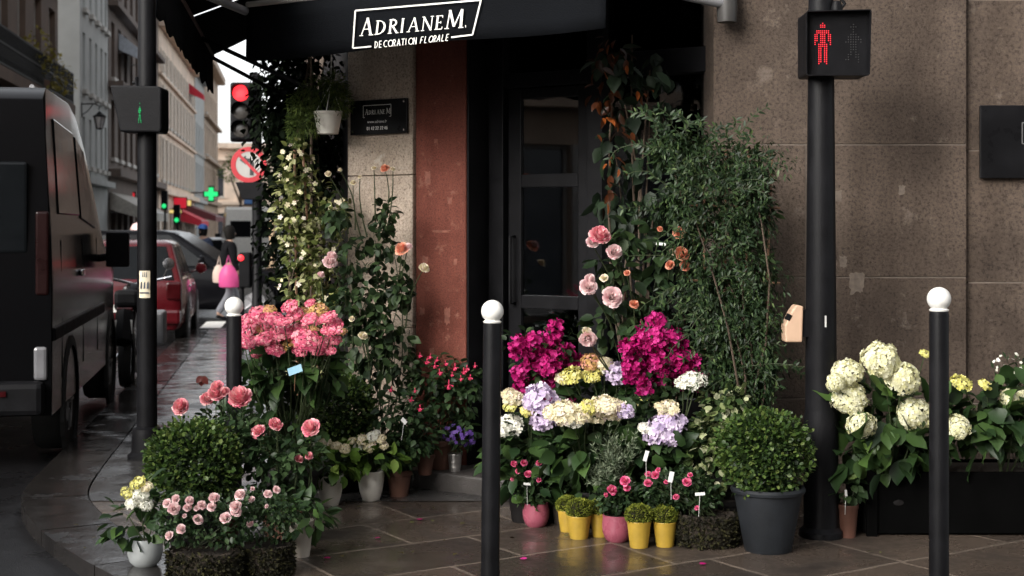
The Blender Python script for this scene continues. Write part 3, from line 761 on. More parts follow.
for a in (-1, 1):
    for b in (-1, 1):
        mb = MB(); mb.tube([(a * .285, -.045, b * .165), (a * .285, .0, b * .165)], .006, 10); mb.build('screw', M['black_metal2'], p2, smooth=True)

# ================================================================== SIGNALS, BOLLARDS
def signal_post(name, label, x, y, r0, r1, h, base_h, base_r):
    th = thing(name, label, 'pedestrian signal', (x, y, G(y)))
    mb = MB(); mb.lathe([(r0, base_h - .02), (r0 * .98, base_h + .3), (r1, h), (r1 * .9, h + .02), (0, h + .03)], (0, 0, 0), 24); th_p = mb.build('pole', M['black_metal'], th, smooth=True)
    mb = MB(); mb.lathe([(base_r * 1.25, 0), (base_r * 1.25, .03), (base_r, .05), (base_r * .98, base_h - .05), (base_r * .9, base_h), (r0, base_h + .015), (0, base_h + .015)], (0, 0, 0), 24); mb.build('base', M['black_metal'], th, smooth=True)
    return th
M['led_red'] = emis('red_leds', (1.0, .03, .05), .55)
M['led_green'] = emis('green_leds', (.03, 1.0, .30), .13)
M['led_off'] = plain('dark_leds', (.045, .045, .045), .4)
M['lens_red'] = emis('red_lens', (1.0, .03, .04), .9)
def man(walk):
    """test: is (u,v) inside a little standing / walking figure, v 0..1 up"""
    def seg(u, v, a, b, w):
        ax, ay = a; bx, by = b; dx, dy = bx - ax, by - ay
        t = max(0, min(1, ((u - ax) * dx + (v - ay) * dy) / (dx * dx + dy * dy))); return math.hypot(u - ax - dx * t, v - ay - dy * t) < w
    S_ = [((0, .76), (0, .48), .088), ((-.15, .72), (-.19, .50), .040), ((.15, .72), (.19, .50), .040), ((-.062, .45), (-.078, .04), .050), ((.062, .45), (.078, .04), .050), ((-.10, .77), (.10, .77), .055)]
    Wk = [((0, .74), (.0, .46), .085), ((-.02, .74), (-.20, .52), .045), ((.02, .74), (.18, .56), .045), ((0, .45), (-.17, .04), .05), ((0, .45), (.15, .03), .05)]
    def f(u, v):
        if math.hypot(u, v - .925) < .075: return True
        return any(seg(u, v, a, b, w_) for a, b, w_ in (Wk if walk else S_))
    return f
def led_man(mb, cx, cz, y, hgt, walk, step, rad):
    f = man(walk); nv = int(hgt / step)
    for i in range(-nv, nv + 1):
        for j in range(nv + 1):
            u, v = i * step / hgt, j * step / hgt
            if f(u, v):
                c = (cx + u * hgt, y, cz + (v - .5) * hgt)
                mb.lathe([(rad, 0), (rad * .6, .0025), (0, .003)], c, 6, rot=Euler((R(90), 0, 0)).to_matrix(), capb=False)

Yr = 6.92; Xr = (821 - 512) / F * Yr
ps = signal_post('pedestrian_signal', 'black pedestrian signal post showing a red standing figure before the stone wall', Xr, Yr, .076, .056, 3.1, .62, .084)
hc = P(834, 46, Yr) - Vector(ps.location) + Vector((-.012, -.10, 0)); k = Yr / F
mb = MB()
prof = [(-.163, -.150), (-.155, -.158), (.150, -.158), (.158, -.150), (.166, .145), (.16, .155), (-.155, .148), (-.163, .14)]
prof = [(a * .94, b) for a, b in prof]
mb.prism([(hc.x + a, hc.y, hc.z + b) for a, b in prof], (0, .16, 0)); head = mb.build('signal_head', M['black_metal'], ps, bevel=.010)
mb = MB()
for a, b in zip(prof, prof[1:] + prof[:1]):
    q = [Vector((hc.x + x_ * s_, hc.y + y_, hc.z + z_ * s_)) for (x_, z_), s_, y_ in ((a, 1, 0), (b, 1, 0), (b, 1.01, -.05), (a, 1.01, -.05))]
    mb.quad(*q)
o = mb.build('visor', M['black_metal'], head); o.modifiers.new('plate', 'SOLIDIFY').thickness = .005
mb = MB(); led_man(mb, hc.x - .065, hc.z + .0, hc.y - .002, .195, False, .0092, .0030); mb.build('red_figure', M['led_red'], head)
mb = MB(); led_man(mb, hc.x + .082, hc.z + .0, hc.y - .002, .18, True, .012, .003); mb.build('unlit_figure', M['led_off'], head)
mb = MB(); mb.lathe([(.028, 0), (.03, .03), (.02, .06), (0, .065)], (hc.x + .015, hc.y + .06, hc.z + .15), 12)
mb.tube([(hc.x + .03, hc.y + .06, hc.z + .17), (hc.x + .055, hc.y + .06, hc.z + .20), (hc.x + .03, hc.y + .06, hc.z + .23)], .009, 8); mb.build('hinge', M['black_metal'], head, smooth=True)
# push button box on its left side
bx = P(793, 323, Yr) - Vector(ps.location)
M['btn'] = plain('beige_plastic', (.52, .35, .24), .55, var=.1)
mb = MB(); mb.prism([(bx.x - .048, -.055, bx.z - .09), (bx.x + .035, -.055, bx.z - .09), (bx.x + .04, -.055, bx.z + .085), (bx.x + .005, -.055, bx.z + .09), (bx.x - .02, -.055, bx.z + .055), (bx.x - .05, -.055, bx.z - .01)], (0, .10, 0))
bb = mb.build('push_button_box', M['btn'], ps, bevel=.008, seg=3)
mb = MB(); mb.box((bx.x + .06, -.01, bx.z + .0), (.06, .05, .13)); mb.build('button_bracket', M['black_metal'], ps)
mb = MB(); mb.box((bx.x - .028, -.03, bx.z + .03), (.03, .05, .02), Euler((0, R(-62), 0)).to_matrix()); mb.build('button', M['black_metal2'], bb)
mb = MB(); mb.box((0.006, -.0745, 1.05), (.008, .004, .055)); mb.build('sticker', M['tagw'], ps)

Yl = 9.3; Xl = (147 - 512) / F * Yl
pl = signal_post('pedestrian_signal', 'black pedestrian signal post on the kerb with its green figure turned aside', Xl, Yl, .066, .056, 4.0, .20, .10)
hc = P(141, 111, Yl) - Vector(pl.location); hc.y = -.02
mb = MB(); mb.prism([(-.165, -.12, .155), (-.10, -.12, -.145), (.16, -.12, -.150), (.17, -.12, -.12), (.17, -.12, .135), (.15, -.12, .15)], (0, .2, 0))
for i, v in enumerate(mb.v): mb.v[i] = (v[0] + hc.x, v[1] + hc.y, v[2] + hc.z)
head = mb.build('signal_head', M['black_metal'], pl, bevel=.012)
mb = MB(); led_man(mb, hc.x + .02, hc.z - .02, hc.y - .125, .13, True, .011, .005)
mb.v = [((v[0] - hc.x - .02) * .35 + hc.x + .03, v[1], v[2]) for v in mb.v]; mb.build('green_figure', M['led_green'], head)
mb = MB()
for dx in (-.02, .05):
    mb.tube([(hc.x + dx, hc.y, hc.z + .14), (hc.x + dx, hc.y - .01, hc.z + .22)], .014, 8); mb.tube([(hc.x + dx - .03, hc.y, hc.z + .18), (hc.x + dx + .03, hc.y, hc.z + .19)], .012, 8)
mb.build('hinge', M['black_metal'], head, smooth=True)
sk = P(150, 284, Yl) - Vector(pl.location)
mb = MB(); nseg = 8
for i in range(nseg):
    a0, a1 = -PI / 2 - .55 + 1.1 * i / nseg, -PI / 2 - .55 + 1.1 * (i + 1) / nseg; rr = .0672
    mb.quad((rr * math.cos(a0), rr * math.sin(a0), sk.z - .088), (rr * math.cos(a1), rr * math.sin(a1), sk.z - .088), (rr * math.cos(a1), rr * math.sin(a1), sk.z + .088), (rr * math.cos(a0), rr * math.sin(a0), sk.z + .088))
M['stick'] = plain('cream_sticker', (.70, .62, .46), .6, var=.1)
s_ = mb.build('sticker', M['stick'], pl)
mb = MB(); M['ink'] = plain('ink', (.05, .06, .08), .6)
for (z, w_, h_) in ((sk.z + .045, .03, .04), (sk.z - .03, .055, .05)):
    for k_ in range(3):
        x0 = -w_ / 2 + k_ * w_ / 2.6; mb.quad((x0, -.0685, z), (x0 + w_ / 4.4, -.0685, z + .004), (x0 + w_ / 4.4, -.0685, z + h_), (x0 + .003, -.0685, z + h_ * .8))
mb.quad((-.03, -.0685, sk.z - .06), (.03, -.0685, sk.z - .06), (.03, -.0685, sk.z - .05), (-.03, -.0685, sk.z - .05))
mb.build('print', M['ink'], s_)

def bollard(px, Y, h, label, lean=0):
    th = thing('bollard', label, 'bollard', ((px - 512) / F * Y, Y, 0), 0, 'bollards with white balls')
    th.rotation_euler = (0, lean, random.uniform(0, 6))
    hb = h - .094
    mb = MB(); mb.lathe([(.060, 0), (.060, .02), (.041, .035), (.0385, .10), (.0378, hb - .012), (.035, hb)], (0, 0, 0), 28, capt=True); mb.build('post', M['black_metal'], th, smooth=True)
    mb = MB(); pr = [(.036, hb + .0005), (.038, hb + .006), (.030, hb + .012), (.028, hb + .018)]
    for i in range(12):
        a = -1.0 + (PI / 2 + 1.0) * i / 11; pr.append((max(.0005, .0465 * math.cos(a)), hb + .049 + .0465 * math.sin(a)))
    mb.lathe(pr, (0, 0, 0), 28); mb.build('ball', M['white_paint'], th, smooth=True)
bollard(490, 5.9, 1.20, 'black bollard with white ball standing alone before the shop door', R(.5))
bollard(939, 5.62, 1.265, 'black bollard with white ball in front of the ivory hydrangeas')
bollard(234, 7.1, 1.155, 'black bollard with white ball behind the pink rose bushes')

# main traffic light down the side street
Yt = 18.5; Xt = (257 - 512) / F * Yt
tl = thing('traffic_light', 'traffic light on a black pole showing red above the side street', 'traffic light', (Xt, Yt, G(Yt)))
mb = MB(); mb.lathe([(.10, 0), (.10, .5), (.066, .55), (.062, 3.55), (.07, 3.56), (.0, 3.62)], (0, 0, 0), 16); mb.build('pole', M['black_metal'], tl, smooth=True)
hx = (242.5 - 512) / F * Yt - Xt; hz = 1.5 + (228 - 112) / F * Yt - G(Yt)
mb = MB(); mb.box((hx, -.02, hz), (.28, .2, .74)); mb.box((hx - .012, .04, hz), (.31, .06, .78)); hd = mb.build('signal_housing', M['black_metal2'], tl, bevel=.03)
mb = MB()
for dz in (.25, -.2): mb.tube([(hx + .1, 0, hz + dz), (0, 0, hz + dz)], .025, 8)
mb.tube([(-.05, 0, hz + .5), (.0, 0, hz + .42)], .05, 8); mb.build('bracket', M['black_metal'], tl, smooth=True)
M['lens_off'] = plain('dark_lens', (.06, .055, .05), .25)
for dz, mm in ((.235, 'lens_red'), (0, 'lens_off'), (-.235, 'lens_off')):
    mb = MB(); mb.lathe([(.105, 0), (.09, .012), (.05, .02), (0, .023)], (hx, -.125, hz + dz), 20, rot=Euler((R(90), 0, 0)).to_matrix()); ln = mb.build('lens', M[mm], hd, smooth=True)
    mb = MB()
    for i in range(12):
        a0, a1 = R(-15 + 210 * i / 12), R(-15 + 210 * (i + 1) / 12); e = lambda a: .14 * (math.sin(a) * .5 + .5) + .03
        mb.quad((hx + .115 * math.cos(a0), -.12, hz + dz + .115 * math.sin(a0)), (hx + .115 * math.cos(a1), -.12, hz + dz + .115 * math.sin(a1)), (hx + .115 * math.cos(a1), -.12 - e(a1), hz + dz + .115 * math.sin(a1)), (hx + .115 * math.cos(a0), -.12 - e(a0), hz + dz + .115 * math.sin(a0)))
    o = mb.build('visor', M['black_metal2'], hd, smooth=True); o.modifiers.new('plate', 'SOLIDIFY').thickness = .004
# pedestrian head seen from the side, small repeater
bz = 1.5 + (228 - 191) / F * Yt - G(Yt)
mb = MB(); mb.prism([(-.26, -.12, bz + .11), (-.17, -.12, bz - .11), (.10, -.12, bz - .12), (.12, -.12, bz + .11)], (0, .22, 0)); mb.build('pedestrian_head', M['black_metal2'], tl, bevel=.012)
rz_ = 1.5 - (270 - 228) / F * Yt - G(Yt)
mb = MB(); mb.box((-.145, -.03, rz_), (.15, .14, .46)); rp_ = mb.build('repeater', M['black_metal2'], tl, bevel=.02)
mb = MB(); mb.lathe([(.042, 0), (.03, .012), (0, .016)], (-.19, -.105, rz_ + .16), 12, rot=Euler((R(90), 0, 0)).to_matrix()); mb.build('repeater_lens', M['lens_red'], rp_, smooth=True)
mb = MB(); mb.tube([(-.19, -.03, rz_ - .2), (-.19, -.03, .0)], .03, 8); mb.build('repeater_post', M['black_metal'], tl, smooth=True)
# round road sign
sgz = 1.5 + (228 - 165) / F * Yt
sg = thing('road_sign', 'round red ringed no turning sign on the traffic light pole', 'sign', ((250 - 512) / F * Yt, Yt - .09, sgz))
M['sign_white'] = plain('sign_white', (.34, .33, .31), .45, var=.1); M['sign_red'] = plain('sign_red', (.40, .012, .022), .45, var=.1); M['sign_black'] = plain('sign_black', (.02, .02, .02), .5)
X90 = Euler((R(90), 0, 0)).to_matrix()
mb = MB(); mb.lathe([(.225, -.012), (.23, 0), (0, .001)], (0, 0, 0), 40, rot=X90, capb=True); mb.build('disc', M['sign_white'], sg)
mb = MB(); mb.lathe([(.232, -.004), (.232, .004), (.168, .0045)], (0, 0, 0), 40, rot=X90, capb=False); mb.build('ring', M['sign_red'], sg)
mb = MB(); s3 = lambda u, v: Vector((u, 0, v)); ny = Vector((0, -1, 0))
stroke(mb, [(.04, -.14), (.045, .02), (.01, .055), (-.05, .06)], .052, s3, .0045, ny); mb.quad(*[s3(*p) + ny * .0048 for p in ((-.035, .12), (-.12, .06), (-.035, .0))]); mb.build('arrow', M['sign_black'], sg)
mb = MB(); stroke(mb, [(-.125, .125), (.125, -.125)], .038, s3, .006, ny); mb.build('slash', M['sign_red'], sg)
mb = MB(); mb.box((.08, .05, .0), (.10, .08, .05)); mb.build('bracket', M['black_metal'], sg)

# ================================================================== HOUSES DOWN THE STREET
def house(name, label, p0, u, length, zt, cols, rows, wmat, gmat, depth=8.0, loc_cat='building', cornice=None, shutters=None, sill=True, reveal=.22, frame=True):
    """facade starts at p0 and runs along u; normal = right-hand side of u; cols: window centres, rows: (z0,z1,width)"""
    u = Vector((*u, 0)).normalized(); n = Vector((u.y, -u.x, 0)); o3 = Vector((*p0, -.35))
    th = thing(name, label, loc_cat, o3)
    f = lambda s, z, out=0: u * s + n * out + UZ * (z + .35)
    xs = sorted({0, length} | {c + d * r[2] / 2 for c in cols for r in rows for d in (-1, 1)})
    zs = sorted({-.35, zt} | {r[0] for r in rows} | {r[1] for r in rows})
    inside = lambda x, z: any(abs(x - c) < r[2] / 2 and r[0] < z < r[1] for c in cols for r in rows)
    mb = MB()
    for a, b in zip(xs, xs[1:]):
        for c, d in zip(zs, zs[1:]):
            if not inside((a + b) / 2, (c + d) / 2): mb.quad(f(a, c), f(b, c), f(b, d), f(a, d))
    for c in cols:
        for z0, z1, w_ in rows:
            a, b = c - w_ / 2, c + w_ / 2
            mb.quad(f(a, z0), f(a, z0, -reveal), f(b, z0, -reveal), f(b, z0)); mb.quad(f(a, z1), f(b, z1), f(b, z1, -reveal), f(a, z1, -reveal))
            mb.quad(f(a, z0), f(a, z1), f(a, z1, -reveal), f(a, z0, -reveal)); mb.quad(f(b, z0), f(b, z0, -reveal), f(b, z1, -reveal), f(b, z1))
    mb.quad(f(0, -.35), f(0, zt), f(0, zt, -depth), f(0, -.35, -depth)); mb.quad(f(length, -.35), f(length, -.35, -depth), f(length, zt, -depth), f(length, zt))
    mb.quad(f(0, zt), f(length, zt), f(length, zt, -depth), f(0, zt, -depth)); mb.quad(f(0, -.35, -depth), f(0, zt, -depth), f(length, zt, -depth), f(length, -.35, -depth))
    mb.build('wall', wmat, th)
    fm, pm = MB(), MB()
    for z0, z1, w_ in rows:
        a, b = -w_ / 2, w_ / 2; q = -reveal + .03
        for (s0, s1, y0, y1) in ((a, a + .06, z0, z1), (b - .06, b, z0, z1), (-.03, .03, z0, z1), (a, b, z0, z0 + .07), (a, b, z1 - .07, z1), (a, b, (z0 + z1) / 2 - .02, (z0 + z1) / 2 + .02)): pass
    for c in cols:
        for z0, z1, w_ in rows:
            a, b = c - w_ / 2, c + w_ / 2
            fr = MB()
            def bar(s0, s1, y0, y1, o0, o1): fr.prism([f(s0, y0, o1), f(s1, y0, o1), f(s1, y0, o0), f(s0, y0, o0)], (0, 0, y1 - y0))
            bar(a, a + .06, z0, z1, -reveal, -reveal + .05); bar(b - .06, b, z0, z1, -reveal, -reveal + .05); bar(c - .035, c + .035, z0 + .07, z1 - .07, -reveal, -reveal + .05)
            bar(a + .06, b - .06, z0, z0 + .07, -reveal, -reveal + .05); bar(a + .06, b - .06, z1 - .07, z1, -reveal, -reveal + .05)
            if sill: bar(a - .08, b + .08, z0 - .16, z0 - .003, .003, .16)
            w1 = fr.build('window', M['frame_white'] if frame else gmat, th)
            pp = MB(); pp.quad(f(a, z0, -reveal - .01), f(b, z0, -reveal - .01), f(b, z1, -reveal - .01), f(a, z1, -reveal - .01)); pp.build('pane', gmat, w1)
            if shutters:
                for s0, s1 in ((a - w_ * .55, a - .02), (b + .02, b + w_ * .55)):
                    sh = MB(); sh.prism([f(s0, z0, .07), f(s1, z0, .07), f(s1, z0, .02), f(s0, z0, .02)], (0, 0, z1 - z0)); sh.build('shutter', shutters, w1)
    for z, hh_, out in (cornice or []):
        cb = MB(); cb.prism([f(-.1, z, out), f(length + .02, z, out), f(length + .02, z, .004), f(-.1, z, .004)], (0, 0, hh_)); cb.build('cornice', wmat, th)
    return th, f
def hm(name, c, v=.2): return plain(name, c, .85, var=v, scale=1.2, bump=.2, bscale=8)
M['frame_white'] = plain('window_frame', (.40, .38, .35), .6)
M['hglass'] = plain('house_glass', (.03, .035, .045), .10, spec=.8, var=.3, scale=1.5)
M['h_white'] = hm('white_render', (.50, .52, .51), .10); M['h_brown'] = hm('brown_stone', (.15, .105, .08)); M['h_brown2'] = hm('sooty_stone', (.12, .09, .075)); M['h_cream'] = hm('cream_stone', (.72, .57, .45)); M['h_grey'] = hm('grey_render', (.38, .39, .38), .12); M['h_end'] = hm('pale_stone', (.64, .52, .42)); M['h_tan'] = hm('tan_stone', (.42, .32, .24))
FL = lambda y: (-7.75 - .149 * y, y)
uS = (-.149, .989)
hA, fA = house('apartment_building', 'brown stone house with a black iron balcony above the parked van', (FL(26)[0] - .05, 26), uS, 20.2, 17, [1.6 + 2.5 * i for i in range(8)], [(.3, 2.8, 1.3), (5.75, 8.4, 1.15), (9.6, 12, 1.15)], M['h_brown'], M['hglass'], cornice=[(5.15, .32, .55), (4.6, .25, .25), (12.6, .4, .5), (9.0, .2, .2)])
mb = MB()
for sx in (0, 20.0): mb.prism([fA(sx, 5.50, .52), fA(sx + .03, 5.50, .52), fA(sx + .03, 5.50, .02), fA(sx, 5.50, .02)], (0, 0, .95))
for z in (5.50, 6.02, 6.42): mb.prism([fA(0, z, .53), fA(20, z, .53), fA(20, z, .49), fA(0, z, .49)], (0, 0, .05))
for i in range(180):
    s_ = .1 + i * .11
    mb.prism([fA(s_, 5.5, .525), fA(s_ + .03, 5.5, .525), fA(s_ + .03, 5.5, .495), fA(s_, 5.5, .495)], (0, 0, .95))
    if i % 2 == 0: mb.prism([fA(s_ + .03, 5.7, .52), fA(s_ + .11, 5.7, .52), fA(s_ + .11, 5.7, .50), fA(s_ + .03, 5.7, .50)], (0, 0, .28))
mb.build('balcony_railing', M['black_metal2'], hA)
ws = [50.98, 52.6, 54.1, 55.55, 56.75]
hB, fB = house('apartment_building', 'tall white rendered house with narrow windows behind the wall lantern', FL(50), uS, 7.5, 18, [(y - 50) / .989 for y in ws], [(3.75, 5.5, .62), (6.45, 8.5, .62), (9.35, 11.4, .62), (12.3, 14.3, .62)], M['h_white'], M['hglass'], cornice=[(3.1, .22, .3)])
hC, fC = house('apartment_building', 'dark sooty brown house between the white house and the signal post', FL(57.5), uS, 20.6, 16, [1.4 + 2.2 * i for i in range(9)], [(.5, 2.6, 1.5), (4.4, 6.8, 1.1), (7.7, 10.0, 1.1), (11, 13, 1.1)], M['h_brown2'], M['hglass'], cornice=[(3.6, .3, .5), (7.2, .25, .6), (10.5, .25, .4), (13.6, .4, .6)])
hD, fD = house('apartment_building', 'long cream stone house with grey shutters and red shop awnings', FL(78), uS, 27, 13.1, [1.6 + 2.45 * i for i in range(11)], [(.3, 2.6, 1.6), (4.2, 6.6, 1.0), (7.4, 9.6, 1.0), (10.2, 11.5, .9)], M['h_cream'], M['hglass'], cornice=[(3.4, .3, .4), (6.95, .15, .2), (9.9, .15, .2), (12.6, .5, .5)], shutters=plain('grey_shutter', (.56, .48, .40), .7))
hE, fE = house('apartment_building', 'narrow pale grey house next to the green pharmacy cross', FL(105), uS, 10, 13.4, [1.4 + 2.3 * i for i in range(4)], [(.3, 2.6, 1.5), (4.2, 6.4, 1.0), (7.2, 9.4, 1.0)], M['h_grey'], M['hglass'], cornice=[(3.4, .25, .3), (12.9, .5, .5)])
hE2, fE2 = house('apartment_building', 'far tan house with crumbling cornice at the street bend', FL(115), uS, 20, 15.6, [1.6 + 2.5 * i for i in range(7)], [(.3, 2.6, 1.5), (4.2, 6.6, 1.1), (7.6, 10, 1.1), (11, 13, 1.0)], M['h_tan'], M['hglass'], cornice=[(3.5, .3, .4), (7.1, .2, .4), (10.5, .2, .4), (15.0, .6, .7)])
hF, fF = house('apartment_building', 'pale stone house closing the end of the street', (-31, 141), (1, .12), 18, 9.9, [1.7 + 3.2 * i for i in range(5)], [(.2, 3.0, 1.7), (4.6, 7.4, 1.4)], M['h_end'], M['hglass'], cornice=[(3.8, .35, .5), (8.2, .3, .5), (9.4, .5, .8)], depth=6)
hG, fG = house('apartment_building', 'dark brown house beyond the crossing half hidden by the jasmine', (-9.3, 62), (.149, -.989), 30, 15, [2 + 3 * i for i in range(9)], [(.3, 2.8, 1.5), (4.4, 6.8, 1.1), (8, 10.4, 1.1)], M['h_brown2'], M['hglass'], cornice=[(3.5, .3, .4), (11.5, .4, .5)])
hI, fI = house('apartment_building', 'unseen low stone house added left of the viewpoint, mirrored in the shop glass', (-13.2 + .149 * 18, -18), uS, 40, 5.4, [2 + 3 * i for i in range(12)], [(.2, 2.9, 1.7), (3.9, 4.9, 1.1)], M['h_tan'], M['hglass'], cornice=[(3.5, .3, .4), (5.1, .3, .5)], shutters=M['frame_white'])  # out-of-view house, put in to darken reflections; height set to let sun over
hH, fH = house('apartment_building', 'unseen stone house added across the road behind the viewpoint to block sky light', (24, -10), (-1, .0), 29, 17, [2 + 3 * i for i in range(9)], [(.2, 2.9, 1.7), (4.4, 6.8, 1.1), (8, 10.4, 1.1), (11.5, 13.8, 1.1)], M['h_tan'], M['hglass'], cornice=[(3.5, .3, .4), (14.5, .5, .7)], shutters=M['frame_white'])  # out-of-view house, put in to hold sky light off the shop and van
# lantern on the white house
lp = Vector((*FL(50.4), 1.5 + (228 - 112) / F * 50.4)) + Vector((.0, 0, 0))
ln = thing('wall_lantern', 'black street lantern on a scrolled bracket fixed to the white house', 'lantern', lp)
mb = MB(); nL = Vector((.989, .149, 0)); mb.tube([(0, 0, -.2), (0, 0, .35)], .03, 6)
mb.tube([Vector((0, 0, .28)), nL * .45 + Vector((0, 0, .30)), nL * .62 + Vector((0, 0, .22)), nL * .60 + Vector((0, 0, .08))], .022, 6); mb.tube([Vector((0, 0, -.12)), nL * .2 + Vector((0, 0, .02)), nL * .4 + Vector((0, 0, .28))], .018, 6); mb.build('bracket', M['black_metal2'], ln)
c_ = nL * .62 + Vector((0, 0, -.28))
mb = MB(); mb.lathe([(.02, .32), (.10, .24), (.24, .14), (.25, .11)], c_, 6, capb=False, capt=False); mb.lathe([(.05, -.34), (.10, -.31), (.12, -.29)], c_, 6, capt=True)
for i in range(6):
    a = 2 * PI * i / 6; mb.tube([c_ + Vector((.115 * math.cos(a), .115 * math.sin(a), -.30)), c_ + Vector((.21 * math.cos(a), .21 * math.sin(a), .12))], .014, 4)
mb.build('frame', M['black_metal2'], ln)
mb = MB(); mb.lathe([(.105, -.29), (.20, .11)], c_, 6, capt=True); mb.build('glass', M['lamp_white'], ln)
# yellowing plant on the balcony
def simple_plant(name, label, loc, blobs, n, size, mat, pot=None, cat='plant'):
    th = thing(name, label, cat, loc)
    bush(th, blobs, n, size, T_SMALL, mat, 'foliage')
    return th
pb = fA(0, 0, 0)
bp_ = Vector(hA.location) + fA(14.2, 5.5, .3)
th = simple_plant('balcony_plant', 'yellow green trailing plant on the iron balcony', bp_, [(bp_ + Vector((0, 0, .9)), (.5, 1.0, .7)), (bp_ + Vector((.25, 1.0, .5)), (.35, .8, .6)), (bp_ + Vector((.3, 1.8, .25)), (.3, .6, .4))], 380, .14, M['yel'])
mb = MB(); mb.box((0, .3, .14), (.3, 1.4, .24)); mb.build('trough', M['terracotta'], th, bevel=.02)
# street level shop awnings and signs
def street_awning(label, f, th0, s0, s1, z, out, mat, drop=.35):
    th = thing('shop_awning', label, 'awning', Vector(th0.location) + f((s0 + s1) / 2, z, 0)); L0 = Vector(th0.location) - Vector(th.location)
    mb = MB(); q = lambda s, d: f(s, z + .8 - .8 * d, .02 + out * d) + L0
    mb.quad(q(s0, 0), q(s1, 0), q(s1, 1), q(s0, 1)); mb.quad(q(s0, 1), q(s1, 1), q(s1, 1) - UZ * drop, q(s0, 1) - UZ * drop)
    mb.quad(q(s0, 0), q(s0, 1), q(s0, 1) - UZ * drop, f(s0, z + .1, .02) + L0)
    o = mb.build('canopy', mat, th); o.modifiers.new('cloth', 'SOLIDIFY').thickness = .02
    mb = MB(); mb.tube([q(s0, 1), q(s1, 1)], .03, 6)
    for s in (s0 + .1, s1 - .1): mb.tube([q(s, 1), f(s, z, .0) + L0], .025, 6)
    mb.build('frame', M['alu'], th)
M['aw_pale'] = plain('pale_canvas', (.42, .40, .36), .8); M['aw_red'] = plain('red_canvas', (.50, .02, .04), .8); M['aw_mar'] = plain('maroon_canvas', (.13, .03, .035), .8); M['aw_blue'] = plain('pale_blue_canvas', (.45, .50, .56), .7)
street_awning('pale cream shop awning beside the white house', fC, hC, .3, 9, 2.15, 1.5, M['aw_pale'])
street_awning('pale blue awning high on the sooty brown house', fC, hC, 3.2, 8.0, 9.0, 1.0, M['aw_blue'])
street_awning('bright red shop awning on the cream house', fD, hD, 8.5, 15.5, 1.95, 1.7, M['aw_red'])
street_awning('maroon shop awning at the far end of the cream house', fD, hD, 16.5, 26.5, 2.3, 2.1, M['aw_mar'])
street_awning('small red blind under the roof of the cream house', fD, hD, 21.4, 22.6, 10.8, 1.0, M['aw_red'])
pc_ = thing('pharmacy_cross', 'glowing green pharmacy cross above the street', 'sign', P(211, 194, 101))
M['neon_g'] = emis('green_neon', (.03, 1.0, .28), .35); M['neon_r'] = emis('red_neon', (1.0, .02, .04), .25); M['neon_y'] = emis('yellow_sign', (1.0, .75, .25), .3); M['neon_pk'] = emis('red_box', (.9, .02, .05), .18)
mb = MB(); mb.box((0, 0, 0), (.32, .12, .92)); mb.box((-.31, 0, 0), (.30, .12, .32)); mb.box((.31, 0, 0), (.30, .12, .32)); mb.build('cross', M['neon_g'], pc_)
mb = MB(); mb.box((0, .10, 0), (1.2, .06, .42)); mb.box((0, .10, 0), (.42, .07, 1.15)); mb.tube([(0, .1, .1), (-2.0, .3, .1)], .05, 6); mb.build('casing', M['black_metal2'], pc_)
def small_sign(label, px, py, Y, w_, h_, mat, back=-2.0):
    th = thing('shop_sign', label, 'sign', P(px, py, Y)); mb = MB(); mb.box((0, 0, 0), (w_, .1, h_)); mb.build('panel', mat, th, bevel=.03)
    mb = MB(); mb.box((0, .08, 0), (w_ + .1, .05, h_ + .1)); mb.tube([(0, .1, h_ * .3), (back, .2, h_ * .3)], .03, 6); mb.build('casing', M['black_metal2'], th)
small_sign('small red lit sign over the pale cream awning', 129, 201, 66, .5, .75, M['neon_r'], -1.2)
small_sign('square red lit sign above the bright red awning', 180, 203, 86, .75, .62, M['neon_pk'])
small_sign('long yellow lit sign under the bright red awning', 174, 211.5, 84, .85, .2, M['neon_y'])
small_sign('round yellow lit lamp sign beside the square red sign', 187.5, 203, 88, .42, .34, M['neon_y'])
small_sign('blue and white sign at the end of the street', 253, 201, 90, 1.1, .4, plain('blue_panel', (.08, .20, .45), .5), -.3)
for (px, py, lab) in ((164.5, 206, 'far green traffic light just right of the signal post'), (177, 220, 'far green traffic light lower under the red awning')):
    th = thing('traffic_light', lab, 'traffic light', ((px - 512) / F * 62, 62, G(62) - .13)); z = 1.5 - (py - 228) / F * 62 - th.location.z
    mb = MB(); mb.tube([(0, .1, 0), (0, .1, z + .4)], .05, 8); mb.build('pole', M['black_metal'], th, smooth=True)
    mb = MB(); mb.box((0, 0, z + .25), (.28, .2, .85)); hd = mb.build('signal_housing', M['black_metal2'], th, bevel=.03)
    mb = MB(); mb.lathe([(.10, 0), (.07, .02), (0, .03)], (0, -.1, z), 14, rot=X90); mb.build('lens', M['neon_g'], hd, smooth=True)
# ================================================================== VEHICLES
Y90 = Euler((0, R(90), 0)).to_matrix()
def wheel(th, x, y, r, wd, side):
    mb = MB(); s = side
    pr = [(r * .62, -wd / 2), (r * .92, -wd / 2), (r, -wd * .32), (r, wd * .32), (r * .92, wd / 2), (r * .62, wd / 2)]
    mb.lathe(pr, (x, y, r), 28, rot=Y90, capb=False); ty = mb.build('wheel', M['rubber'], th, smooth=True)
    mb = MB()
    mb.lathe([(r * .62, wd * .5 * s), (r * .58, wd * .36 * s), (r * .2, wd * .40 * s), (r * .16, wd * .47 * s), (0, wd * .48 * s)], (x, y, r), 28, rot=Y90, capb=False)
    for k in range(5):
        a = 2 * PI * k / 5; mb.tube([(x + wd * .42 * s, y + r * .18 * math.cos(a), r + r * .18 * math.sin(a)), (x + wd * .44 * s, y + r * .6 * math.cos(a), r + r * .6 * math.sin(a))], r * .07, 6)
    mb.build('rim', M['alu'], ty, smooth=True)

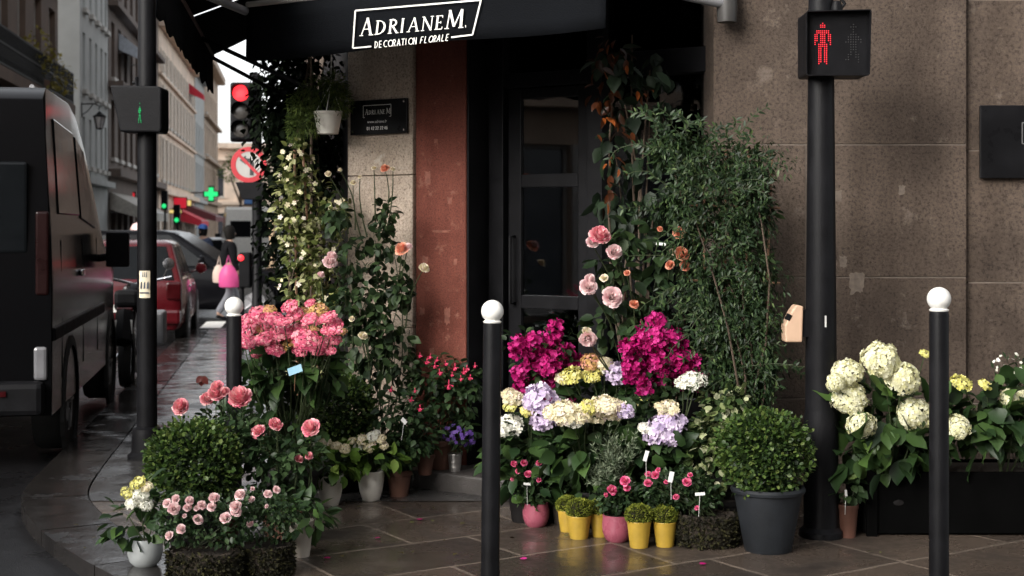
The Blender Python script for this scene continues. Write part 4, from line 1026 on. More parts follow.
def car(name, label, loc, rz, L, W, hh, paint, prof, cabin, group=None, wr=.31, belt=None):
    """prof: (y,z) upper outline of the lower body from rear to front; cabin: rear base, rear top, front top, front base (y)"""
    th = thing(name, label, 'car', loc, rz, group)
    hw = W / 2; zb = .20
    # lower body: rings along the length
    rings = []
    for (y, z, k) in prof:
        w_ = hw * k
        rings.append([(-w_ * .90, y, zb), (-w_ * .985, y, zb + .12), (-w_, y, zb + (z - zb) * .55), (-w_ * .965, y, z - .03), (-w_ * .88, y, z), (0, y, z + .025), (w_ * .88, y, z), (w_ * .965, y, z - .03), (w_, y, zb + (z - zb) * .55), (w_ * .985, y, zb + .12), (w_ * .90, y, zb)])
    mb = MB(); n = len(rings[0])
    for i in range(len(rings) - 1):
        vs = rings[i] + rings[i + 1]
        mb.add(vs, [(k, k + 1, n + k + 1, n + k) for k in range(n - 1)] + [(n - 1, 0, n, 2 * n - 1)])
    mb.add(rings[0], [tuple(range(n))]); mb.add(rings[-1], [tuple(range(n))[::-1]])
    # cabin
    yb0, yt0, yt1, yb1 = cabin; z0 = belt; z1 = hh
    wb, wt = hw * .93, hw * .74
    ring = lambda y0, y1, w_, z: [(-w_, y0, z), (w_, y0, z), (w_, y1, z), (-w_, y1, z)]
    A = ring(yb0, yb1, wb, z0 - .06); B = ring(yt0, yt1, wt, z1 - .05); Ct = ring(yt0 + .18, yt1 - .22, wt * .85, z1)
    mb.add(A + B, [(0, 1, 5, 4), (1, 2, 6, 5), (2, 3, 7, 6), (3, 0, 4, 7)]); mb.add(B + Ct, [(0, 1, 5, 4), (1, 2, 6, 5), (2, 3, 7, 6), (3, 0, 4, 7), (4, 5, 6, 7)])
    me = mb.mesh('body', paint); bm_merge(me)
    body = link('body', me, None, th)
    m_ = body.modifiers.new('bevel', 'BEVEL'); m_.width = .05; m_.segments = 3; m_.limit_method = 'ANGLE'; m_.angle_limit = R(28)
    body.data.polygons.foreach_set('use_smooth', [True] * len(body.data.polygons))
    def pane(nm, quad, inset, mat=M['carglass'], off=.012):
        q = [Vector(p) for p in quad]; c = sum(q, Vector()) / 4; nn = (q[1] - q[0]).cross(q[3] - q[0]).normalized()
        if nn.dot(c - Vector((0, (yb0 + yb1) / 2, .8))) < 0: nn = -nn
        q = [p.lerp(c, inset) + nn * off for p in q]; m2 = MB(); m2.prism(q, nn * -.03); return m2.build(nm, mat, th, bevel=.01)
    pane('rear_window', (A[0], A[1], B[1], B[0]), .14); pane('windscreen', (A[2], A[3], B[3], B[2]), .09)
    for sgn, ia, ib in ((1, 1, 2), (-1, 0, 3)):
        a0, a1, b0, b1 = Vector(A[ia]), Vector(A[ib]), Vector(B[ia]), Vector(B[ib])
        pane('side_window', (a0.lerp(a1, .06), a0.lerp(a1, .50), b0.lerp(b1, .50), b0.lerp(b1, .05)), .13); pane('side_window', (a0.lerp(a1, .52), a0.lerp(a1, .93), b0.lerp(b1, .95), b0.lerp(b1, .52)), .11)
    yr, yf = prof[0][0], prof[-1][0]
    for s in (-1, 1):
        for y in (yr + L * .19, yf - L * .19):
            wheel(th, s * (hw - .09), y, wr, .2, s)
            ab = MB(); ab.lathe([(wr * 1.16, -.02), (wr * 1.16, .012), (wr * 1.0, .014)], (s * (hw * .99), y, wr), 24, rot=Y90, capb=True); ab.build('wheel_arch', M['rubber'], th)
        mb = MB(); mb.box((s * hw * .80, yr + .03, belt - .17), (hw * .26, .12, .26)); mb.build('tail_light', M['lamp_red'], th, bevel=.03)
        mb = MB(); mb.box((s * hw * .72, yf - .10, belt - .30), (hw * .4, .16, .14)); mb.build('headlight', M['lamp_white'], th, bevel=.04)
        mb = MB(); mb.lathe([(.0, -.05), (.07, -.04), (.09, .0), (.08, .05), (0, .06)], (s * (hw + .10), yb1 - .45, belt + .10), 12, rot=X90); mb.tube([(s * hw * .93, yb1 - .42, belt + .04), (s * (hw + .08), yb1 - .44, belt + .09)], .02, 6); mb.build('mirror', paint, th, smooth=True)
        mb = MB(); mb.box((s * (hw * .99), (yb0 + yb1) / 2 - .1, belt - .14), (.03, .16, .03)); mb.box((s * (hw * .99), (yb0 + yb1) / 2 + .75, belt - .14), (.03, .16, .03)); mb.build('door_handle', M['chrome'], th, bevel=.008)
    mb = MB(); mb.box((0, yr + .0, zb + .20), (W * .92, .14, .22)); mb.build('bumper', M['black_metal2'] if paint != M['carred'] else paint, th, bevel=.05)
    mb = MB(); mb.box((0, yf - .0, zb + .16), (W * .9, .14, .24)); mb.build('bumper', M['black_metal2'], th, bevel=.05)
    mb = MB(); mb.box((0, yr - .075, zb + .33), (.5, .015, .11)); mb.build('number_plate', M['white_paint'], th)
    return th
import bmesh
def bm_merge(me):
    b = bmesh.new(); b.from_mesh(me); bmesh.ops.remove_doubles(b, verts=b.verts, dist=.0005); bmesh.ops.recalc_face_normals(b, faces=b.faces); b.to_mesh(me); b.free()

RZ = lambda y: -.075 + G(y)
hatch = [(0, .78, .80), (.04, .92, .93), (.5, .95, 1), (1.6, .95, 1), (2.5, .92, 1), (3.15, .84, .98), (3.55, .70, .88), (3.68, .55, .78)]
rc = car('parked_car', 'red hatchback parked at the kerb beyond the signal post', (-4.70 - .83, 20.4, RZ(20.4)), math.atan(.165), 3.68, 1.66, 1.50, M['carred'], hatch, (.05, .38, 1.75, 2.65), belt=.94)
suv = [(0, .85, .82), (.05, 1.02, .94), (.6, 1.05, 1), (2.2, 1.05, 1), (3.1, 1.02, 1), (4.0, .94, .97), (4.5, .78, .88), (4.65, .60, .8)]
tx = car('black_taxi', 'black taxi with a pale roof light crossing the end of the pavement', (-8.6, 27.6, RZ(27.6)), R(-90), 4.65, 1.85, 1.70, M['carblack'], suv, (.1, .6, 2.2, 3.25), belt=1.04, wr=.34)
tx['category'] = 'car'
mb = MB(); mb.lathe([(.20, 1.68), (.2, 1.74), (.15, 1.82), (.06, 1.86), (0, 1.865)], (0, 1.4, 0), 18); mb.build('taxi_light', M['p_pale'] if False else plain('taxi_lamp', (.72, .50, .48), .4), tx, smooth=True)
car('parked_car', 'pale silver car far down the street behind the walking woman', (-9.9, 46, RZ(46)), R(20), 4.2, 1.75, 1.45, plain('silver_paint', (.5, .5, .5), .3, coat=.5), hatch[:-2] + [(3.9, .72, .9), (4.2, .55, .8)], (.05, .4, 2.0, 2.9), belt=.94)

def van(label, loc, rz, paint, sc=1.0, name='delivery_van'):
    th = thing(name, label, 'van', loc, rz)
    W = 1.95
    prof = [(0, .42), (0, 1.1), (.05, 1.9), (.12, 2.44), (.30, 2.53), (1.5, 2.53), (2.1, 2.42), (3.45, 1.46), (4.55, 1.12), (4.85, .92), (4.9, .42)]
    def wz(z): return (W / 2) * (1.0 if z < 1.15 else 1 - .085 * ((z - 1.15) / 1.45) ** 1.4)
    def ins(y, z):
        k = 1.0
        if y > 4.3: k = 1 - .16 * ((y - 4.3) / .6) ** 2
        return wz(z) * k
    # side skins built on a grid so that they curve
    mb = MB(); ys = [0, .05, .12, .3, .9, 1.5, 1.9, 2.35, 2.9, 3.45, 4.0, 4.3, 4.55, 4.75, 4.88]
    def topz(y):
        for (a, za), (b, zb_) in zip(prof[1:-1], prof[2:]):
            if a <= y <= b and b > a: return za + (zb_ - za) * (y - a) / (b - a)
        return .92
    rows = 9
    cols = []
    for y in ys:
        zt = max(topz(y), .6); z0 = .36
        cols.append([(y, z0 + (zt - z0) * j / (rows - 1)) for j in range(rows)])
    for s in (-1, 1):
        base = len(mb.v)
        vs = [(s * ins(y, z) - W / 2, y, z) for c in cols for (y, z) in c]
        fs = []
        for i in range(len(ys) - 1):
            for j in range(rows - 1):
                q = (i * rows + j, (i + 1) * rows + j, (i + 1) * rows + j + 1, i * rows + j + 1); fs.append(q if s > 0 else q[::-1])
        mb.add(vs, fs)
    for i in range(len(ys) - 1):      # roof, windscreen, bonnet
        a, b = cols[i][-1], cols[i + 1][-1]
        va = [(-ins(*a) - W / 2, a[0], a[1]), (ins(*a) - W / 2, a[0], a[1])]; vb = [(-ins(*b) - W / 2, b[0], b[1]), (ins(*b) - W / 2, b[0], b[1])]
        mb.quad(va[0], va[1], (va[1][0], va[1][1], va[1][2]), va[0]) if False else mb.quad(va[0], va[1], vb[1], vb[0])
    for c in (cols[0], cols[-1]):
        for j in range(rows - 1):
            mb.quad((-ins(*c[j]) - W / 2, *c[j]), (ins(*c[j]) - W / 2, *c[j]), (ins(*c[j + 1]) - W / 2, *c[j + 1]), (-ins(*c[j + 1]) - W / 2, *c[j + 1]))
    mb.quad((-W, 0, .36), (0, 0, .36), (0, 4.85, .36), (-W, 4.85, .36))
    me = mb.mesh('body', paint, True); bm_merge(me); body = link('body', me, None, th)
    m_ = body.modifiers.new('bevel', 'BEVEL'); m_.width = .11; m_.segments = 5; m_.limit_method = 'ANGLE'; m_.angle_limit = R(40)
    def side_panel(nm, pts, mat, off=.006, thick=.02, s=1, bev=.012):
        q = [(s * (ins(y, z) + off) - W / 2, y, z) for y, z in pts]; m2 = MB(); m2.prism(q, (-s * thick, 0, 0)); return m2.build(nm, mat, th, bevel=bev)
    for s in (1, -1):
        side_panel('side_window', [(.45, 1.68), (1.65, 1.68), (1.55, 2.31), (.50, 2.34)], M['carglass'], .010, s=s)
        side_panel('side_window', [(1.75, 1.66), (2.75, 1.58), (2.2, 2.20), (1.68, 2.29)], M['carglass'], .012, s=s)
        for y0 in (.52, 1.80, 2.85):    # door seams
            side_panel('door_seam', [(y0, .55), (y0 + .015, .55), (y0 + .015, 1.5), (y0, 1.5)], M['black_metal2'], .005, s=s, bev=0)
        side_panel('side_trim', [(.05, .84), (3.3, .84), (3.3, .93), (.05, .93)], M['black_metal2'], .018, .03, s=s)
        side_panel('door_handle', [(1.55, 1.22), (1.72, 1.22), (1.72, 1.27), (1.55, 1.27)], M['chrome'], .03, .03, s=s)
        for y in (1.0, 4.05):
            wheel(th, s * (W / 2 - .12) - W / 2, y, .335, .22, s)
            ab = MB(); ab.lathe([(.45, -.02), (.45, .010), (.38, .014)], (s * (W / 2) - W / 2, y, .36), 24, rot=Y90, capb=True); ab.build('wheel_arch', M['rubber'], th)
        mb = MB(); mb.box((s * (W / 2 - .06) - W / 2, .012, 1.42), (.085, .04, .55)); tl_ = mb.build('tail_light', M['lamp_redvan'], th, bevel=.015)
        mb = MB(); mb.box((s * (W / 2 - .07) - W / 2, .004, .70), (.085, .05, .22)); mb.build('reversing_light', M['lamp_dim'], th, bevel=.02)
        mb = MB(); mb.box((s * (W / 2 + .15) - W / 2, 3.05, 1.40), (.19, .12, .30)); mb.tube([(s * (W / 2 - .03) - W / 2, 3.1, 1.32), (s * (W / 2 + .10) - W / 2, 3.07, 1.34)], .035, 8); mb.build('mirror', M['black_metal2'], th, bevel=.045, seg=3)
    for x0 in (-W / 2 + .06, -W + .16):
        mb = MB(); mb.box((x0 + W * .2, .035, 1.72), (W * .38, .05, .6)); mb.build('rear_window', M['carglass'], th, bevel=.02)
    mb = MB(); mb.box((-W / 2, -.05, .48), (W * .96, .16, .22)); bmp = mb.build('bumper', M['black_metal2'], th, bevel=.04)
    mb = MB(); mb.box((-.30, -.135, .52), (.07, .012, .035)); mb.build('reflector', M['lamp_red'], bmp)
    mb = MB(); mb.quad((-W / 2 - .78, 3.38, 1.495), (-W / 2 + .78, 3.38, 1.495), (-W / 2 + .74, 2.25, 2.40), (-W / 2 - .74, 2.25, 2.40)); mb.build('windscreen', M['carglass'], th)
    mb = MB(); mb.box((-W / 2, -.02, .80), (.5, .014, .11)); mb.build('number_plate', M['white_paint'], th)
    mb = MB()
    for s in (-1, 1): mb.tube([(s * .80 - W / 2, .35, 2.54), (s * .80 - W / 2, 1.7, 2.54)], .018, 8)
    mb.build('roof_rail', M['alu'], th, smooth=True)
    return th
van('black panel van parked at the kerb, seen from its rear corner', (-3.01, 9.3, RZ(9.3)), math.atan(.185), M['vanblack'])
van('white delivery van far off behind the traffic light pole', (-8.5, 52, RZ(52)), R(14), M['white_paint'])

# motorcycle between the van and the red car
mc = thing('motorcycle', 'chrome and black motorcycle parked between the black van and the red car', 'motorcycle', (-3.90, 14.4, RZ(14.4)), math.atan(.165))
for y in (0, 1.42):
    mb = MB(); mb.lathe([(.20, -.05), (.28, -.06), (.31, 0), (.28, .06), (.20, .05)], (0, y, .31), 24, rot=Y90, capb=False); wl = mb.build('wheel', M['rubber'], mc, smooth=True)
    mb = MB(); mb.lathe([(.205, -.03), (.205, .03)], (0, y, .31), 24, rot=Y90, capb=False)
    for k in range(9):
        a = 2 * PI * k / 9; mb.tube([(0, y, .31), (0, y + .205 * math.cos(a), .31 + .205 * math.sin(a))], .008, 5)
    mb.build('rim', M['chrome'], wl, smooth=True)
mb = MB(); mb.tube([(0, 0, .31), (0, .25, .55), (0, .6, .72), (0, 1.12, .92), (0, 1.2, .85)], .035, 8); mb.tube([(0, .3, .5), (0, .55, .28), (0, .9, .3), (0, 1.12, .85)], .03, 8); mb.build('frame', M['black_metal2'], mc, smooth=True)
mb = MB(); mb.lathe([(0, -.28), (.10, -.2), (.15, 0), (.14, .18), (.06, .28), (0, .29)], (0, .82, .90), 16, rot=X90); mb.build('tank', M['carblack'], mc, smooth=True)
mb = MB(); mb.box((0, .30, .84), (.26, .62, .10)); mb.box((0, .0, .92), (.24, .18, .16)); mb.build('seat', M['black_metal2'], mc, bevel=.04)
mb = MB(); mb.lathe([(.11, -.12), (.13, 0), (.11, .12)], (0, .72, .45), 12, capt=True)
for k in range(5): mb.lathe([(.15, 0), (.15, .02)], (0, .72, .36 + k * .045), 14, capt=True)
mb.build('engine', M['chrome'], mc, smooth=True)
mb = MB(); mb.tube([(.12, .85, .40), (.17, .6, .25), (.17, .1, .30), (.17, -.25, .36)], [.03, .03, .05, .055], 10); mb.tube([(-.12, .85, .40), (-.17, .6, .25), (-.17, .1, .30), (-.17, -.25, .36)], [.03, .03, .05, .055], 10); mb.build('exhaust', M['chrome'], mc, smooth=True)
mb = MB()
for s in (-.09, .09): mb.tube([(s, 1.42, .31), (s, 1.22, .98)], .028, 8)
mb.tube([(-.38, .98, 1.10), (-.2, 1.12, 1.06), (0, 1.18, 1.0), (.2, 1.12, 1.06), (.38, .98, 1.10)], .016, 8); fk = mb.build('fork', M['chrome'], mc, smooth=True)
for s in (-1, 1):
    mb = MB(); mb.lathe([(0, -.02), (.06, -.01), (.065, .02), (0, .03)], (s * .34, 1.02, 1.24), 12, rot=X90); mb.tube([(s * .28, 1.04, 1.09), (s * .34, 1.02, 1.22)], .009, 6); mb.build('mirror', M['chrome'], fk, smooth=True)
    mb = MB(); mb.box((s * .30, .0, .62), (.16, .42, .34)); mb.build('pannier', M['alu'], mc, bevel=.03)
mb = MB(); mb.lathe([(.09, -.06), (.10, 0), (.09, .03), (0, .04)], (0, 1.28, .93), 14, rot=Euler((R(-90), 0, 0)).to_matrix()); mb.build('headlight', M['lamp_white'], mc, smooth=True)
mb = MB(); mb.box((0, -.20, .80), (.16, .04, .07)); mb.build('tail_light', M['lamp_red'], mc, bevel=.012)
mb = MB(); mb.box((0, -.33, .62), (.17, .012, .2), Euler((R(-12), 0, 0)).to_matrix()); mb.build('number_plate', M['white_paint'], mc)
mb = MB(); mb.tube([(0, -.20, .78), (0, -.38, .5)], .09, 8); mb.build('rear_mudguard', M['black_metal2'], mc, smooth=True)

# wooden post near the crossing and a green bin
pw = thing('wooden_post', 'pale wooden post at the crossing beside the traffic light', 'post', (-5.06, 30, RZ(30)))
mb = MB(); mb.lathe([(.07, 0), (.066, 1.2), (.06, 1.9), (.03, 1.93), (0, 1.93)], (0, 0, 0), 10); mb.build('shaft', plain('pale_wood', (.38, .27, .17), .8, var=.3), pw, smooth=True)
mb = MB(); mb.lathe([(.085, 1.35), (.085, 1.42)], (0, 0, 0), 10, capt=True); mb.build('band', M['black_metal2'], pw)

# ================================================================== PEOPLE
def skinmesh(name, joints, edges, mat, parent, root=0, sub=2):
    me = bpy.data.meshes.new(name); me.from_pydata([j[:3] for j in joints], edges, []); me.materials.append(mat); me.update()
    o = link(name, me, None, parent)
    m_ = o.modifiers.new('skin', 'SKIN'); m_.use_smooth_shade = True
    if not me.skin_vertices: me.skin_vertices.new() if hasattr(me.skin_vertices, 'new') else None
    for i, j in enumerate(joints):
        sv = me.skin_vertices[0].data[i]; r = j[3]; sv.radius = (r, j[4] if len(j) > 4 else r); sv.use_root = (i == root)
    s_ = o.modifiers.new('sub', 'SUBSURF'); s_.levels = sub; s_.render_levels = sub
    return o
def person(label, loc, rz, hgt, jacket, trousers, hair, hood=False, cap=None, stride=.22):
    th = thing('person', label, 'person', loc, rz); k = hgt / 1.70
    J = lambda *a: tuple(x * k for x in a)
    s = stride
    body = [J(0, 0, .92, .10, .13), J(0, .0, 1.15, .10, .13), J(0, .01, 1.38, .09, .14), J(0, .02, 1.47, .045), J(0, .03, 1.56, .072), J(0, .035, 1.64, .075),
            J(-.17, 0, 1.38, .05), J(-.21, -.06, 1.12, .042), J(-.20, .06, .90, .032), J(-.20, .09, .82, .03),
            J(.17, 0, 1.38, .05), J(.21, .02, 1.12, .042), J(.21, .10, .90, .032), J(.21, .13, .82, .03),
            J(-.09, 0, .85, .085), J(-.10, s * .5 + .03, .48, .06), J(-.10, s, .09, .04), J(-.10, s + .13, .035, .035),
            J(.09, 0, .85, .085), J(.10, -s * .3 + .05, .48, .06), J(.10, -s * 1.1, .13, .04), J(.10, -s * 1.1 + .12, .04, .035)]
    E = [(0, 1), (1, 2), (2, 3), (3, 4), (4, 5), (2, 6), (6, 7), (7, 8), (8, 9), (2, 10), (10, 11), (11, 12), (12, 13), (0, 14), (14, 15), (15, 16), (16, 17), (0, 18), (18, 19), (19, 20), (20, 21)]
    b = skinmesh('body', body, E, M['skin'], th)
    mb = MB()
    for sx in (-.028, .028): mb.lathe([(0, -.008), (.011, 0), (0, .008)], Vector((sx, .108, 1.60)) * k, 8, rot=X90)
    mb.build('eyes', M['ink'], b)
    mb = MB(); mb.lathe([(.016, 0), (.012, .03), (.004, .05)], Vector((0, .108, 1.555)) * k, 8, rot=Euler((R(-18), 0, 0)).to_matrix()); mb.build('nose', M['skin'], b, smooth=True)
    g_ = lambda i, f, add=.018: tuple(body[i][:3]) + ((body[i][3] * f + add), ((body[i][4] if len(body[i]) > 4 else body[i][3]) * f + add))
    jk = [g_(0, 1.0, .03), g_(1, 1.05, .025), g_(2, 1.05, .02), g_(6, 1.1), g_(7, 1.1), g_(8, 1.1, .014), g_(10, 1.1), g_(11, 1.1), g_(12, 1.1, .014)] + [J(0, .02, 1.46, .075)]
    skinmesh('jacket', jk, [(0, 1), (1, 2), (2, 3), (3, 4), (4, 5), (2, 6), (6, 7), (7, 8), (2, 9)], jacket, th)
    tr = [g_(0, 1.0, .01), g_(14, 1.05, .008), g_(15, 1.1, .012), g_(16, 1.2, .022), g_(18, 1.05, .008), g_(19, 1.1, .012), g_(20, 1.2, .022)]
    skinmesh('trousers', tr, [(0, 1), (1, 2), (2, 3), (0, 4), (4, 5), (5, 6)], trousers, th)
    for i in (16, 20):
        p, q = Vector(body[i][:3]), Vector(body[i + 1][:3])
        skinmesh('shoe', [(*(p + Vector((0, -.03 * k, -.03 * k))), .045 * k), (*q, .042 * k), (*(q + Vector((0, .07 * k, -.005 * k))), .03 * k)], [(0, 1), (1, 2)], M['black_metal2'], th)
    hd = Vector((0, .02, 1.615)) * k
    mb = MB(); mb.lathe([(.085 * k, -.14 * k), (.10 * k, -.06 * k), (.105 * k, .03 * k), (.085 * k, .09 * k), (.04 * k, .12 * k), (0, .125 * k)], hd + Vector((0, -.012, 0)), 16, sy=.98, rot=Euler((R(8), 0, 0)).to_matrix()); mb.build('hood' if hood else 'hair', jacket if hood else hair, th, smooth=True)
    if cap is not None:
        mb = MB(); mb.lathe([(.112 * k, .03 * k), (.11 * k, .08 * k), (.08 * k, .125 * k), (.03 * k, .145 * k), (0, .147 * k)], hd, 16); mb.box(hd + Vector((0, .13, .045)) * 1, (.15 * k, .12 * k, .012)); mb.build('cap', cap, th, smooth=True)
    return th
M['coat'] = plain('dark_coat', (.007, .007, .008), .9, var=.3, spec=.08); M['jeans'] = plain('grey_jeans', (.16, .165, .185), .85, var=.2); M['hair'] = plain('dark_hair', (.008, .007, .006), .7, spec=.1)
pz = -.075 + G(25.4)
woman = person('woman walking away in a dark jacket and grey trousers, carrying bags', ((229 - 512) / F * 25.4, 25.4, G(25.4) + .004 - .0), R(-62), 1.66, M['coat'], M['jeans'], M['hair'])
person('man in a blue cap standing behind the black taxi', ((203.5 - 512) / F * 35, 35, RZ(35)), R(150), 1.80, plain('dark_blue_coat', (.03, .045, .09), .8), M['jeans'], M['hair'], cap=plain('blue_cap', (.05, .14, .45), .7), stride=.05)
def bag(label, px, py, Y, w_, h_, mat):
    th = thing('shopping_bag', label, 'bag', P(px, py, Y)); mb = MB()
    n_ = 18; prof = [(.30, 0), (.46, .04), (.50, .3), (.44, .6), (.30, .88), (.16, 1.0)]
    mb.lathe([(r * w_, (z - 1) * h_) for r, z in prof], (0, 0, 0), n_, sy=.55, wob=lambda t_, i: 1 + .07 * math.sin(5 * t_ + i) + .04 * math.sin(11 * t_ + 2 * i)); mb.build('bag_body', mat, th, smooth=True)
    mb = MB(); mb.tube([(-w_ * .12, 0, -.01), (-w_ * .06, 0, .10), (0, 0, .17), (w_ * .06, 0, .10), (w_ * .12, 0, -.01)], .008, 6); mb.build('handles', mat, th)
M['bagp'] = leafm('pink_plastic', [(0, (.68, .09, .30)), (1, (.72, .13, .34))], .35, trans=.3); M['bagb'] = leafm('beige_plastic_bag', [(0, (.62, .50, .42)), (1, (.64, .52, .44))], .5, trans=.25)
bag('large pink plastic bag hanging from the walking woman\'s near hand', 228.5, 265, 25.05, .36, .40, M['bagp'])
bag('beige bag hanging beside the large pink one', 219, 265, 25.2, .24, .32, M['bagb'])
bag('smaller pink bag on the walking woman\'s right, by the pole', 244, 264, 25.6, .26, .32, M['bagp'])

# tree at the end of the street
tr = thing('street_tree', 'small fresh green tree at the far end of the street', 'tree', ((240 - 512) / F * 128, 128, -.33))
mb = MB(); mb.tube([(0, 0, 0), (.1, 0, 3), (0, .1, 6)], [.22, .16, .1], 8); mb.tube([(.05, 0, 4), (-.9, 0, 6.5)], [.1, .05], 6); mb.tube([(.05, 0, 4), (1.0, .2, 6.8)], [.1, .05], 6); mb.build('trunk', M['bark'], tr, smooth=True)
tb = Vector(tr.location)
bush(tr, [(tb + Vector(v), r_) for v, r_ in (((0, 0, 7.6), (1.3, 1.3, 1.2)), ((-.9, 0, 6.8), (.9, .9, .8)), ((1.0, .2, 6.9), (.9, .9, .8)))], 1500, .22, T_SMALL, M['lime'], 'crown')
# ================================================================== FLOWERS (shared shapes)
def T_floret(petals=4, w=.42, cup=.12):
    vs = [(0, 0, 0)]; fs = []
    for k in range(petals):
        a = 2 * PI * k / petals; c, s_ = math.cos(a), math.sin(a); h = PI / petals * .92
        p = lambda r, da, z: (r * math.cos(a + da), r * math.sin(a + da), z)
        b = len(vs); vs += [p(.32, -h, cup * .3), p(.50, -h * .62, cup), p(.56, 0, cup * .9), p(.50, h * .62, cup), p(.32, h, cup * .3)]
        fs += [(0, b, b + 1, b + 2), (0, b + 2, b + 3, b + 4)]
    return np.array(vs), fs
T_F4 = T_floret(4); T_F5 = T_floret(5, cup=.05); T_F3 = T_floret(3, cup=.35)
T_F4 = (np.stack([T_F4[0][:, 0], T_F4[0][:, 1], T_F4[0][:, 2]], 1), T_F4[1])
def florets(name, pts, nrm, size, T, mat):
    ax = np.cross(nrm, unit(rng.normal(size=nrm.shape)))
    return leafmesh(name, pts, ax, nrm, size, T, mat)
def head_mesh(mat, n=85, low=-.25, sq=.8, fs=.40, tilt=.42):
    i = np.arange(n) + .5; z = 1 - (1 - low) * i / n; ph = PI * (1 + 5 ** .5) * i; r = np.sqrt(1 - z * z)
    d = np.stack([r * np.cos(ph), r * np.sin(ph), z], 1) + rng.normal(size=(n, 3)) * .05; d = unit(d)
    lump = 1 + .10 * np.sin(d @ np.array([3.1, 2.2, 1.7]) * 2 + rng.uniform(0, 6)) + rng.uniform(-.06, .05, n)
    p = d * lump[:, None] * np.array([1, 1, sq]) * .86
    return florets('flower_head', p, unit(d + rng.normal(size=(n, 3)) * tilt), fs * rng.uniform(.8, 1.15, n), T_F4, mat)
HD = {k: [head_mesh(M[m_], n=n_, low=lo, sq=sq, fs=f_, tilt=.22 if k == 'ann' else .42) for _ in range(3)] for k, m_, n_, lo, sq, f_ in (
    ('pink', 'p_hpink', 150, -.2, .66, .32), ('gold', 'p_hgold', 130, -.1, .55, .30), ('lav', 'p_lav', 60, -.4, .85, .52), ('cream', 'p_cream', 110, -.1, .55, .36), ('yel', 'p_yel', 60, .0, .45, .40), ('white', 'p_white', 60, -.2, .6, .46), ('ann', 'p_ann', 420, -.5, .84, .215))}
def rose_mesh(mat, layers=5):
    mb = MB()
    for k in range(layers):
        f = k / (layers - 1); n = 4 + int(k * 1.1); r0 = .08 + .30 * f; r1 = .22 + .74 * f ** .8; hz_ = .92 - .62 * f ** 1.5; off = random.uniform(0, 6)
        for j in range(n):
            a = off + 2 * PI * j / n + random.uniform(-.15, .15); hw_ = PI / n * 1.35; vs = []
            kk = random.uniform(.85, 1.15); ph_ = random.uniform(0, 6)
            for v in range(4):
                for u in range(5):
                    uu = (u / 4 - .5) * 2; vv = v / 3
                    r = r0 + (r1 - r0) * vv ** (1.1 - .3 * f) * kk + .05 * (1 - abs(uu)) * vv; aa = a + uu * hw_ * (1 - .28 * vv ** 3)
                    z = -.35 + (hz_ + .35) * vv * (1 - .12 * uu * uu * vv) - (.25 * f * vv ** 4) + .06 * vv * math.sin(uu * 5 + ph_) + random.uniform(-.02, .02)
                    vs.append((r * math.cos(aa), r * math.sin(aa), z))
            mb.add(vs, [(v * 5 + u, v * 5 + u + 1, v * 5 + u + 6, v * 5 + u + 5) for v in range(3) for u in range(4)])
    return mb.mesh('bloom', mat, True)
RS = {k: [rose_mesh(M[m_], l) for _ in range(4)] for k, m_, l in (('rose', 'p_rose', 8), ('pale', 'p_pale', 7), ('peach', 'p_peach', 6), ('hot', 'p_hot', 5), ('cream', 'p_cream', 5))}
def fuchsia_mesh():
    mb = MB(); mb.tube([(0, 0, .9), (0, 0, .25)], [.06, .14], 6)
    for k in range(4):
        a = PI / 2 * k; c, s_ = math.cos(a), math.sin(a)
        mb.add([(.1 * c - .12 * s_, .1 * s_ + .12 * c, .2), (.1 * c + .12 * s_, .1 * s_ - .12 * c, .2), (.62 * c + .05 * s_, .62 * s_ - .05 * c, -.15), (.75 * c, .75 * s_, .05)], [(0, 1, 2, 3)])
    mb.lathe([(.12, .2), (.30, -.1), (.34, -.42), (.22, -.5)], (0, 0, 0), 8, capb=False)
    return mb.mesh('bloom', M['p_fuch'], True)
FU = [fuchsia_mesh()]
VIEW = Vector((0, -1, 0))
def put(th, meshes, px, py, rpx, Y, tilt=None, name=None, up=.75, zsc=1.0):
    """one flower head / bloom, its own object; leans outwards and to the light"""
    me = random.choice(meshes); o = link(name or me.name.split('.')[0], me, None, th)
    o.location = P(px, py, Y) - Vector(th.location)
    d = Vector((random.uniform(-.35, .35), -random.uniform(.35, .8), up)) if tilt is None else Vector(tilt)
    q = d.normalized().to_track_quat('Z', 'Y') @ Euler((0, 0, random.uniform(0, 6.28))).to_quaternion()
    o.rotation_mode = 'QUATERNION'; o.rotation_quaternion = q
    r = rpx * Y / F * random.uniform(.92, 1.1); o.scale = (r * random.uniform(.92, 1.08), r, r * zsc * random.uniform(.85, 1.12))
    return P(px, py, Y)

